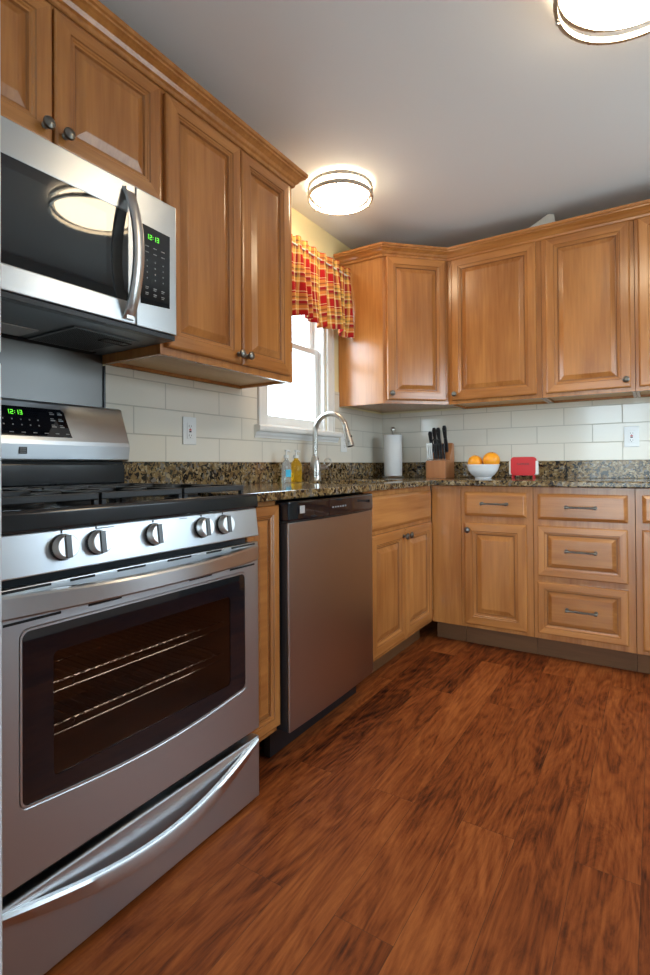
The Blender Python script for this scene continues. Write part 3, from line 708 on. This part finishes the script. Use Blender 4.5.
# black cooktop tray
b = bm_()
prism(b, [(-.02, .872), (-.675, .872), (-.681, .877), (-.679, .909), (-.672, .916), (-.660, .9165), (-.648, .902), (-.10, .902), (-.09, .912), (-.02, .912)], 'x', .001, GW-.001)
obj('cooktop', b, 'enamel', t, .002)
for bx_, by_, br in ((.15, -.52, .042), (.15, -.22, .034), (.378, -.37, .046), (.607, -.52, .042), (.607, -.22, .030)):
    b = bm_(); lathe(b, [(0, .9022), (br+.012, .9022), (br+.010, .909), (br, .911), (br, .918), (br-.006, .924), (0, .925)], (bx_, by_, 0), 28)
    obj('burner', b, 'iron', t, smooth=True)
gz0, gz1 = .925, .941
for gi in range(3):
    x0 = .018+gi*.2425; x1 = x0+.236; yf, yb = -.640, -.105; b = bm_()
    bw = .011
    for (a, c, d_, e_) in ((x0, x1, yf, yf+bw), (x0, x1, yb-bw, yb), (x0, x0+bw, yf+bw, yb-bw), (x1-bw, x1, yf+bw, yb-bw)): box(b, a, c, d_, e_, gz0, gz1)
    ym = (yf+yb)/2; box(b, x0+bw, x1-bw, ym-bw/2, ym+bw/2, gz0, gz1)
    xm = (x0+x1)/2
    box(b, xm-bw/2, xm+bw/2, yf+bw, yf+.095, gz0, gz1); box(b, xm-bw/2, xm+bw/2, yb-.095, yb-bw, gz0, gz1); box(b, xm-bw/2, xm+bw/2, ym-.09, ym-bw/2, gz0, gz1); box(b, xm-bw/2, xm+bw/2, ym+bw/2, ym+.09, gz0, gz1)
    for yy in (ym-.135, ym+.135): box(b, x0+bw, x0+.085, yy-bw/2, yy+bw/2, gz0, gz1); box(b, x1-.085, x1-bw, yy-bw/2, yy+bw/2, gz0, gz1)
    for xx in (x0, x1-.013):
        for yy in (yf, yb-.013, ym-.0065): box(b, xx, xx+.013, yy, yy+.013, .9024, gz0)
    obj('burner_grate', b, 'iron', t, .002)
# backguard
b = bm_()
prof = [(-.022, .935), (-.075, .935), (-.078, .945), (-.078, 1.008), (-.022, 1.008)]
obj('rear_riser', prism(b, prof, 'x', .016, GW-.022), 'enamel', t, .002)
b = bm_(); prof = [(-.012, 1.018), (-.012, 1.205), (-.030, 1.212), (-.042, 1.206), (-.062, 1.150), (-.088, 1.083), (-.091, 1.070), (-.084, 1.022), (-.076, 1.018)]
bg_ = obj('backguard', prism(b, prof, 'x', .008, GW-.008), 'steel', t, .004, seg=3)
obj('backguard_base', box(bm_(),   .020, GW-.026, -.070, -.015, 1.0085, 1.0175), 'hole', t)
# glass display on the sloped face : plane through (-.042,1.206) and (-.088,1.083)
sl = math.atan2(.046, .123)
def on_slope(name, bm, m, parent, bev=0):
    o = obj(name, bm, m, parent, bev); o.location = (0, -.088, 1.083); o.rotation_euler = (-sl, 0, 0); return o
cx = GW/2-.006
b = bm_()
prism(b, [(cx-.165, .012), (cx+.160, .012), (cx+.157, .022), (cx+.148, .100), (cx+.138, .110), (cx-.143, .110), (cx-.153, .100), (cx-.163, .022)], 'y', -.0022, -.0006)
disp = on_slope('display', b, 'blackg', bg_, .0006)
def seven(bm, ch, x, z, hgt, y0, y1):
    w_ = hgt*.52; tt = hgt*.13
    seg = {'a': (0, w_, hgt-tt, hgt), 'g': (0, w_, hgt/2-tt/2, hgt/2+tt/2), 'd': (0, w_, 0, tt), 'f': (0, tt, hgt/2, hgt), 'b': (w_-tt, w_, hgt/2, hgt), 'e': (0, tt, 0, hgt/2), 'c': (w_-tt, w_, 0, hgt/2)}
    D_ = {'1': 'bc', '2': 'abged', '3': 'abgcd'}
    if ch == ':':
        box(bm, x, x+tt, y0, y1, hgt*.25+z, hgt*.25+tt+z); box(bm, x, x+tt, y0, y1, hgt*.65+z, hgt*.65+tt+z); return tt*2.2
    for s_ in D_[ch]: a = seg[s_]; box(bm, x+a[0], x+a[1], y0, y1, z+a[2], z+a[3])
    return w_*1.45
def clock(x, z, hgt, y):
    bm = bm_()
    for ch in '12:13': x += seven(bm, ch, x, z, hgt, y-.0008, y-.0002)
    return bm
o = on_slope('clock_digits', clock(cx-.033, .082, .015, -.0022), 'green', bg_)
ks = [(cx-.075+.026*i, cx-.071+.026*i, -.0028, -.0023, .046+.018*j, .050+.018*j) for i in range(6) for j in range(2)]
ks += [(cx+.098+.026*i, cx+.113+.026*i, -.0028, -.0023, .045+.022*j, .049+.022*j) for i in range(2) for j in range(3)]
ks += [(cx+.098+.026*i, cx+.109+.026*i, -.0028, -.0023, .052+.022*j, .054+.022*j) for i in range(2) for j in range(3)]
ks += [(cx-.07+.035*i, cx-.058+.035*i, -.0028, -.0023, .022, .0245) for i in range(7)]
pieces('key_print', ks, 'greyprint', bg_, True)

b = bm_(); box(b, cx-.012, cx+.012, -.0902, -.0892, 1.040, 1.064)
bd_ = obj('badge', b, 'dark_print', bg_); b = bm_()
for k in range(3): box(b, cx-.009, cx+.009, -.0908, -.0903, 1.044+.006*k, 1.0462+.006*k)
obj('badge_print', b, 'greyprint', bg_)
for q in (bd_,): q.location.y = .0005

# steel wall panel behind the range
t = thing('wall_panel', 'stainless steel sheet on the wall behind the range', 'wall panel', (0, 0, 0))
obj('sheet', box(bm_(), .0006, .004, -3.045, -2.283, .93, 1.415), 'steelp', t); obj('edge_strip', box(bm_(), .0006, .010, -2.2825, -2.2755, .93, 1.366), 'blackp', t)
t.children[0].data.transform(Matrix.Translation((0, 0, 0)))
# filler strip and white fridge left of range
tag(obj('filler_panel', box(bm_(), .02, .60, -3.043, -2.993, .001, .88), 'wv', None, .001), 'narrow maple filler panel left of the range', 'panel')
t = thing('refrigerator', 'white refrigerator whose edge just shows left of the range door', 'refrigerator', (0, -3.96, 0), L90)
obj('body', box(bm_(), 0, .905, -.80, -.03, .02, 1.72), 'fridge', t, .006)
for z0, z1, nm in ((.06, 1.15, 'door'), (1.16, 1.715, 'freezer_door')):
    dd = obj(nm, box(bm_(), .002, .903, -.9035, -.803, z0, z1), 'fridge', t, .006, seg=3)
    b = bm_(); tube(b, [(.06, -.915, z0+.12 if nm == 'freezer_door' else z1-.12), (.06, -.955, z0+.14 if nm == 'freezer_door' else z1-.14), (.06, -.955, z0+.4 if nm == 'freezer_door' else z1-.55), (.06, -.915, z0+.42 if nm == 'freezer_door' else z1-.57)], .012, 12); obj('handle', b, 'fridge', dd, smooth=True)
obj('base_grille', box(bm_(), .01, .895, -.82, -.78, .001, .019), 'blackp', t)

# ------------------------------------------------------------------ microwave
MY = -3.045; MW = .758
t = thing('microwave', 'stainless steel over-the-range microwave with bowed vertical handle', 'microwave', (0, MY, 0), L90)
zb, zt = 1.418, 1.830
obj('body', box(bm_(), .001, MW-.001, -.372, -.005, 1.425, 1.836), 'darkgrey', t)
FX = -.400
# door (left) with curved top face; seam at local x = .604
sx_ = .602
douter = [(.001, zb), (sx_, zb), (sx_, zt), (.001, zt)]
gl = rr(.012, .576, 1.482, 1.742, .004)
md = obj('door', frame_ring(bm_(), douter, gl, FX, -.374), 'steel', t, .003)
obj('door_glass', box(bm_(), .0125, .5755, FX+.0006, FX+.008, 1.4825, 1.7415), 'blackg', md)
# perforated inner window outline
obj('inner_window', box(bm_(), .05, .505, FX+.0002, FX+.0005, 1.512, 1.712), 'mesh', md)
pnl = obj('control_side', box(bm_(), sx_+.002, MW-.001, FX, -.374, zb, zt), 'steel', t, .003)
b = bm_(); prism(b, [(.618, 1.488), (.728, 1.497), (.730, 1.726), (.618, 1.730)], 'y', FX-.0012, FX-.0001)
kp = obj('keypad', b, 'blackg', t, .0006)
b = bm_(); x = .640
for ch in '12:13': x += seven(b, ch, x, 1.690, .015, FX-.0020, FX-.0013)
obj('clock_digits', b, 'green', kp)
ks = []
for i in range(3):
    for j in range(8):
        if j in (0, 1): ks.append((.635+.030*i, .648+.030*i, FX-.0018, FX-.0013, 1.666-.018*j, 1.6685-.018*j))
        elif j < 6: ks.append((.640+.030*i, .6435+.030*i, FX-.0018, FX-.0013, 1.658-.018*j, 1.662-.018*j))
        else: ks += [(.635+.030*i, .647+.030*i, FX-.0018, FX-.0013, 1.650-.018*j, 1.6525-.018*j), (.635+.030*i, .645+.030*i, FX-.0018, FX-.0013, 1.645-.018*j, 1.647-.018*j)]
pieces('key_print', ks, 'greyprint', kp)

# vertical bowed handle
b = bm_(); n = 26; rg = []
for i in range(n+1):
    f = i/n; z = 1.427+(1.812-1.427)*f; y = FX-.004-.052*math.sin(PI*f)**.75; xw = .0165
    xc_ = .574
    rg.append([b.verts.new(p) for p in ((xc_-xw, y+.010, z), (xc_-xw, y+.002, z), (xc_-xw+.003, y, z), (xc_+xw-.003, y, z), (xc_+xw, y+.002, z), (xc_+xw, y+.010, z))])
for a, c in zip(rg, rg[1:]):
    for k in range(6): b.faces.new((a[k], a[(k+1) % 6], c[(k+1) % 6], c[k]))
b.faces.new(rg[0]); b.faces.new(rg[-1][::-1])
box(b, .562, .586, FX-.012, FX-.0005, 1.4275, 1.445); box(b, .562, .586, FX-.012, FX-.0005, 1.795, 1.8115)
obj('handle', b, 'steelh', md, smooth=True)
# underside
un = obj('underside', box(bm_(), .004, MW-.004, -.368, -.008, 1.402, 1.4245), 'grey', t, .002)
obj('front_air_strip', box(bm_(), .003, MW-.003, -.394, -.3685, 1.402, 1.4165), 'blackp', un, .001)
obj('lamp_lens', box(bm_(), .24, .44, -.17, -.06, 1.3985, 1.4015), 'lens', un)
for x0 in (.06, .47):
    f_ = obj('grease_filter', box(bm_(), x0, x0+.22 if x0 > .1 else x0+.16, -.30, -.05, 1.3975, 1.4015), 'grey', t, .001)
    x1 = x0+.22 if x0 > .1 else x0+.16; b = bm_()
    for k in range(int((x1-x0-.02)/.008)):
        for j in range(27): box(b, x0+.011+.008*k, x0+.0155+.008*k, -.293+.0088*j, -.2885+.0088*j, 1.3969, 1.3973)
    obj('filter_mesh', b, 'hole', f_)
b = bm_(); tube(b, [(.60, -.22, 1.3965), (.60, -.26, 1.3965), (.69, -.26, 1.3965), (.69, -.22, 1.3965)], .0022, 6, closed=True); obj('filter_pull', b, 'blackp', un)
obj('rear_vent', box(bm_(), .05, MW-.05, -.045, -.012, 1.3975, 1.4015), 'hole', un)

# ------------------------------------------------------------------ ceiling lamps
def lamp(label, x, y, r=.168):
    t = thing('ceiling_light', label, 'ceiling light', (x, y, H), math.radians(20), 'flush ceiling lights')
    obj('ceiling_plate', lathe(bm_(), [(0, -.001), (r*.80, -.001), (r*.80, -.012), (r*.74, -.014), (0, -.014)], seg=48), 'white', t, smooth=True)
    obj('glass_bowl', lathe(bm_(), [(r*.80, -.0145), (r*.85, -.020), (r*.875, -.036), (r*.865, -.052), (r*.80, -.064), (r*.65, -.074), (r*.43, -.082), (r*.2, -.086), (0, -.087)], seg=56), 'lampglass', t, smooth=True)
    for z in (-.024, -.066):
        b = bm_(); n = 64; rg = []
        ri, ro, hh = r*.95, r, .009
        lathe(b, [(ri, z-hh), (ro, z-hh), (ro+.001, z), (ro, z+hh), (ri, z+hh), (ri, z-hh)], seg=n); bmesh.ops.remove_doubles(b, verts=b.verts, dist=1e-6)
        obj('metal_ring', b, 'nickel', t, smooth=True)
    for k in range(3):
        a = 2*PI*k/3+.6; px, py = r*.98*math.cos(a), r*.98*math.sin(a)
        b = bm_(); cyl(b, (px, py, -.002), (px, py, -.078), .0030, seg=10); lathe(b, [(0, -.085), (.004, -.084), (.0055, -.080), (.004, -.076), (0, -.076)], (px, py, 0), 12)
        obj('post', b, 'nickel', t, smooth=True)
    return t
lamp('lit round flush ceiling light near the window, with two metal rings', .340, -1.150)
lamp('lit round flush ceiling light cut by the top right corner of the photo', 1.675, -1.722, .230)

# ------------------------------------------------------------------ valance
t = thing('valance_curtain', 'red and yellow plaid gathered valance over the sink window', 'curtain', (0, 0, 0))
b = bm_(); uvl = b.loops.layers.uv.new('UVMap')
y0, y1 = -1.50, -.632; zt_, zb_ = 2.222, 1.795; nu, nv = 260, 26
g = []; arc = 0; prev = None; us_ = []
def fold(yv, f):   # f 0 top .. 1 bottom
    ph = 2*PI*(yv-y0)/.078
    return math.sin(ph+.9*math.sin(yv*17))*1.0+.45*math.sin(ph*.43+2)
for i in range(nu+1):
    yv = y0+(y1-y0)*i/nu; row = []
    amp0 = .010; xm = .072+(amp0+.010)*fold(yv, .5)
    if prev is not None: arc += math.hypot(xm-prev[0], yv-prev[1])*1.15
    prev = (xm, yv); us_.append(arc)
    droop = .012*math.sin(yv*21)+.006*math.sin(yv*47+1)
    for j in range(nv+1):
        f = j/nv
        amp = .009 if f < .10 else .006 if f < .16 else .008+.016*(f-.16)/.84
        x = .094+amp*fold(yv+.012*math.sin(f*3+yv*9), f)+.010*f
        z = zt_+(zb_-zt_)*f+(droop*(.4+.6*f))+(.003*math.sin(yv*90+2*math.sin(yv*31)) if f < .1 else 0)
        y = yv+.010*(f-.3)*math.sin((yv-y0)*2*PI/.31)
        row.append(b.verts.new((x, y, z)))
    g.append(row)
for i in range(nu):
    for j in range(nv):
        f = b.faces.new((g[i][j], g[i+1][j], g[i+1][j+1], g[i][j+1]))
        for lp, (a, c) in zip(f.loops, ((i, j), (i+1, j), (i+1, j+1), (i, j+1))): lp[uvl].uv = (us_[a]+.02*math.sin(us_[a]*9), (zt_-zb_)*c/nv+.052)
cl = obj('cloth', b, 'plaid', t, smooth=True)
sd_ = cl.modifiers.new('solid', 'SOLIDIFY'); sd_.thickness = .0012
b = bm_(); tube(b, [(.002, y1+.004, 2.175), (.088, y1+.004, 2.175), (.094, y1-.002, 2.175), (.094, y0, 2.175), (.088, y0-.006, 2.175), (.002, y0-.006, 2.195)], .004, 8); obj('curtain_rod', b, 'white', t, smooth=True)

# ------------------------------------------------------------------ outlets
def outlet(label, loc, rz, kind='gfci', w_=.074, h_=.118):
    t = thing('wall_outlet', label, 'outlet', loc, rz)
    obj('cover_plate', box(bm_(), -w_/2, w_/2, -.006, 0, -h_/2, h_/2), 'plate', t, .002)
    fc = obj('receptacle', box(bm_(), -.017, .017, -.0085, -.0062, -.034, .034), 'plate', t, .001)
    b = bm_()
    for z in (-.020, .020):
        box(b, -.007, -.0052, -.0089, -.0084, z-.004, z+.004); box(b, .0052, .007, -.0089, -.0084, z-.003, z+.003); cyl(b, (0, -.0089, z-.009), (0, -.0084, z-.009), .002, seg=10)
    obj('slot', b, 'hole', fc)
    if kind == 'gfci':
        obj('test_button', box(bm_(), -.006, .006, -.0095, -.0086, .001, .007), 'redbtn', fc); obj('reset_button', box(bm_(), -.006, .006, -.0095, -.0086, -.007, -.001), 'dark_print', fc)
    return t
outlet('white GFCI outlet with red and black buttons on the left tile near the range', (.0085, -1.876, 1.152), L90)
outlet('white switch plate on the tile right of the window behind the faucet', (.0085, -.572, 1.145), L90, 'x')
outlet('white outlet on the back wall tile at the right', (1.580, -.0085, 1.152), 0, 'gfci')

# ------------------------------------------------------------------ faucet
t = thing('kitchen_faucet', 'brushed nickel gooseneck pull-down faucet behind the sink', 'faucet', (.095, -1.030, .9145))
b = bm_(); lathe(b, [(0, 0), (.033, 0), (.034, .004), (.031, .010), (.030, .030), (.0315, .055), (.030, .085), (.024, .115), (.0175, .140), (0, .140)], seg=28); obj('body', b, 'nickel', t, smooth=True)
pts = [(0, 0, .12), (0, 0, .20)]
rr_ = .100
for k in range(0, 25):
    a = math.radians(180-k*(168/24)); pts.append((rr_+rr_*math.cos(a), 0, .268+rr_*math.sin(a)))
e = Vector(pts[-1]); dv = (Vector(pts[-1])-Vector(pts[-2])).normalized()
nk = obj('neck', tube(bm_(), pts, .0142, 18), 'nickel', t, smooth=True)
b = bm_(); p1 = e+dv*.02; p2 = e+dv*.105
tube(b, [e-dv*.002, p1, e+dv*.045, e+dv*.085, p2], [.0150, .0170, .0185, .0215, .0225], 20); sh = obj('spray_head', b, 'nickel', t, smooth=True)
obj('spray_nozzle', tube(bm_(), [p2+dv*.0002, p2+dv*.003], .015, 18), 'blackp', sh)
b = bm_(); q_ = e+dv*.055; cyl(b, q_+Vector((-.015, 0, 0))+Vector((.028, 0, .004)), q_+Vector((-.015, 0, 0))+Vector((.036, 0, .004)), .006, seg=12); obj('spray_button', b, 'blackp', sh)
b = bm_(); cyl(b, (0, .022, .070), (.004, .095, .078), .017, .015, 18)
lv = obj('lever_base', b, 'nickel', t, smooth=True)
b = bm_(); c0 = Vector((.006, .120, .105)); tube(b, [c0+Vector((.006*math.cos(a), .026*math.cos(a)+.008*math.sin(a), .022*math.sin(a))) for a in [2*PI*k/24 for k in range(24)]], .0050, 8, closed=True); obj('lever_loop', b, 'nickel', lv, smooth=True)

# soap bottles
def bottle(name, label, loc, r, h, m_, pumpm, flat=.75, lab=None, pump=True):
    t = thing(name, label, 'soap bottle', loc, L90)
    b = bm_(); lathe(b, [(0, 0), (r*.95, 0), (r, .006), (r, h*.62), (r*.93, h*.74), (r*.6, h*.88), (r*.38, h*.93), (r*.38, h), (0, h)], seg=28)
    for v in b.verts: v.co.y *= flat
    bd = obj('bottle_body', b, m_, t, smooth=True)
    if lab:
        b = bm_(); n = 14; ra = r+.0006; L = []
        for i in range(n+1):
            a = math.radians(-140+100*i/n); L.append((b.verts.new((ra*math.cos(a), flat*ra*math.sin(a), h*.22)), b.verts.new((ra*math.cos(a), flat*ra*math.sin(a), h*.52))))
        for a_, c_ in zip(L, L[1:]): b.faces.new((a_[0], c_[0], c_[1], a_[1]))
        lo = obj('label', b, lab, bd)
        sm = lo.modifiers.new('s', 'SOLIDIFY'); sm.thickness = .0005
    b = bm_(); cyl(b, (0, 0, h+.0003), (0, 0, h+.016), r*.44, seg=20)
    if pump:
        cyl(b, (0, 0, h+.016), (0, 0, h+.036), .004, seg=12); cyl(b, (0, 0, h+.034), (0, 0, h+.042), .009, seg=14); tube(b, [(0, 0, h+.038), (.015, 0, h+.039), (.032, 0, h+.034)], .0045, 10)
    obj('pump' if pump else 'cap', b, pumpm, t, smooth=True)
    return t
bottle('soap_bottle', 'clear hand soap bottle with blue label and white pump beside the faucet', (.085, -1.285, .9148), .030, .125, 'clear', 'plate', .7, 'label')
bottle('soap_bottle', 'amber dish soap bottle with white pump cap, next to the clear soap', (.090, -1.205, .9148), .036, .125, 'amber', 'plate', .8)

# paper towel holder
t = thing('paper_towel_holder', 'upright steel paper towel holder in the counter corner', 'paper towel holder', (.166, -.165, .9148))
obj('base', lathe(bm_(), [(0, 0), (.074, 0), (.076, .004), (.072, .009), (.020, .012), (0, .012)], seg=40), 'nickel', t, smooth=True)
obj('rod', lathe(bm_(), [(0, .0122), (.007, .0122), (.007, .312), (.010, .316), (.010, .320), (.0165, .326), (.0175, .335), (.014, .344), (.006, .349), (0, .350)], seg=24), 'nickel', t, smooth=True)
t = obj('paper_towel_roll', lathe(bm_(), [(.019, 0), (.0605, 0), (.062, .002), (.062, .278), (.0605, .280), (.019, .280), (.019, 0)], seg=56), 'paper', None, smooth=True); t.location = (.166, -.165, .9275)
tag(t, 'white paper towel roll on the upright holder', 'paper towel')

# knife block and knives
KB = (.510, -.17, .9148); KR = math.radians(-4)
t = thing('knife_block', 'wooden knife block full of knives on the back counter', 'knife block', KB, KR)
prof = [(-.075, 0), (.060, 0), (.060, .205), (.038, .215), (.018, .125), (-.075, .120)]
b = bm_()
# profile runs in y (front = -), the tall rear part leans at the back right
obj('block', prism(b, [(-.085, 0), (.060, 0), (.064, .135), (.060, .222), (.036, .228), (-.012, .118), (-.085, .112)], 'x', -.066, .066), 'block', t, .002)
def knife(label, x, y, z, L, wv_, tilt, m_='blackp', rv=3):
    k = thing('knife', label, 'knife', (KB[0]+x*math.cos(KR)-y*math.sin(KR), KB[1]+x*math.sin(KR)+y*math.cos(KR), KB[2]+z), KR, 'knives in the block')
    b = bm_(); pr = [(-wv_*.9, 0), (wv_*.9, 0), (wv_, L*.25), (wv_*.8, L*.55), (wv_*1.15, L*.9), (wv_*.7, L), (-wv_*.6, L), (-wv_*1.1, L*.88), (-wv_*.8, L*.5), (-wv_, L*.2)]
    prism(b, pr, 'y', -.007, .007); h_ = obj('handle', b, m_, k, .003)
    obj('bolster', box(bm_(), -wv_*.8, wv_*.8, -.006, .006, -.006, -.0005), 'chrome', k)
    b = bm_()
    for q in range(rv): cyl(b, (0, -.0078, L*(.2+.3*q)), (0, .0078, L*(.2+.3*q)), .002, seg=8)
    obj('rivet', b, 'chrome', h_)
    k.rotation_euler = (tilt, 0, KR); return k
ti = math.radians(14)
lx = [(-.052, .136, 'left-hand'), (-.027, .160, 'second large'), (.006, .158, 'third large'), (.044, .170, 'right-hand tallest')]
for q, (x, L, nm) in enumerate(lx): knife('black handled %s chef knife in the back row of the block' % nm, x, -.018+.012*(q % 2), .172, L, .0125, ti)
for i, x in enumerate((-.016, .000, .016, .032, .048)):
    nm = ['first', 'second', 'third', 'fourth', 'fifth'][i]
    knife('%s slim black steak knife from the left in the front rows of the block' % nm, x, -.052-.004*(i % 2), .124, .098, .0062, math.radians(8), 'blackp', 2)
for i, x in enumerate((-.062, -.048, -.034)):
    knife('steel handled steak knife at the left of the block, %s of the three' % ('leftmost', 'middle', 'rightmost')[i], x, -.060, .120, .108, .0062, math.radians(7), 'knobsteel', 0)
k = thing('kitchen_scissors', 'black handled kitchen scissors in the block, loops up', 'scissors', (KB[0]-.030, KB[1]+.006, KB[2]+.170), KR)
b = bm_()
for s_ in (-1, 1): tube(b, [(s_*.016+.013*math.cos(a), 0, .065+.022*math.sin(a)) for a in [2*PI*q/20 for q in range(20)]], .0035, 8, closed=True)
obj('handle_loop', b, 'blackp', k, smooth=True); b = bm_()
for s_ in (-1, 1): tube(b, [(s_*.010, 0, .044), (0, 0, .01), (0, 0, 0)], .0035, 8)
obj('shank', b, 'chrome', k, smooth=True)
# bowl with oranges
BX, BY, BZ = .797, -.22, .9148
t = obj('fruit_bowl', lathe(bm_(), [(0, .006), (.040, .006), (.044, 0), (.048, 0), (.050, .008), (.068, .022), (.088, .050), (.096, .078), (.099, .084), (.097, .086), (.093, .082), (.084, .052), (.062, .026), (.040, .014), (0, .013)], seg=56), 'ceramic', None, smooth=True)
t.location = (BX, BY, BZ); tag(t, 'white ceramic bowl holding two oranges on the back counter', 'bowl')
def fruit(label, x, y, z, r, sq=.95):
    b = bm_(); pr = [(0, -r*sq)]+[(r*math.cos(a), r*sq*math.sin(a)) for a in [(-80+10*k)*PI/180 for k in range(17)]]+[(.004, r*sq*.985), (0, r*sq*.955)]
    t = thing('orange', label, 'orange', (x, y, z), 0, None); lathe(b, pr, seg=36); obj('fruit', b, 'orange', t, smooth=True)
    b = bm_(); lathe(b, [(0, r*sq*.958), (.0045, r*sq*.975), (.003, r*sq*1.0), (0, r*sq*1.005)], seg=8); obj('stem_button', b, 'dark_print', t, smooth=True)
    t.rotation_euler = (math.radians(18), math.radians(12), 0); return t
fruit('smaller orange at the left of the white bowl', BX-.046, BY-.006, BZ+.099, .0445)
fruit('bigger orange at the right of the white bowl, sitting higher', BX+.050, BY+.004, BZ+.111, .051)

# napkin holder
t = thing('napkin_holder', 'red metal napkin holder with lettering beside the fruit bowl', 'napkin holder', (1.024, -.165, .9148), math.radians(3))
def plate(y):
    pr = rr(-.070, .070, .018, .128, .020, 6); b = bm_(); prism(b, [(x, z) for x, z in pr], 'y', y-.0012, y+.0012)
    for x in (-.064, .054): box(b, x, x+.010, y-.0012, y+.0012, 0, .022)
    return b
obj('front_plate', plate(-.024), 'red', t); obj('back_plate', plate(.024), 'red', t)
b = bm_(); box(b, -.064, .064, -.0227, .0227, .018, .021); obj('tray', b, 'red', t)
fc = bpy.data.curves.new('lettering', 'FONT'); fc.body = 'NAPKINS'; fc.size = .017; fc.extrude = .0003; fc.align_x = 'CENTER'
fo = bpy.data.objects.new('tmp', fc); C.objects.link(fo); bpy.context.view_layer.update()
me = bpy.data.meshes.new_from_object(fo.evaluated_get(bpy.context.evaluated_depsgraph_get())); bpy.data.objects.remove(fo)
me.materials.clear(); me.materials.append(M['dark_print']); lt = bpy.data.objects.new('lettering', me); C.objects.link(lt); lt.parent = t
lt.location = (0, -.0256, .080); lt.rotation_euler = (PI/2, 0, 0)
n_ = obj('napkin_stack', box(bm_(), -.082, .082, -.0215, .0215, 0, .083), 'napkin', None, .008, seg=3); n_.location = (1.024, -.165, .9148+.0215); n_.rotation_euler = (0, 0, math.radians(3)); tag(n_, 'stack of white napkins held in the red holder', 'napkins')

# board lying on top of the back wall cabinets
b = bm_(); prism(b, [(0, 0), (.355, 0), (.340, .140), (.310, .150)], 'y', -.004, .004)
t = obj('foam_board', b, 'board', None, .0008); t.location = (.88, -.235, 2.2865+.0); tag(t, 'pale triangular board edge showing on top of the back wall cabinets', 'board')
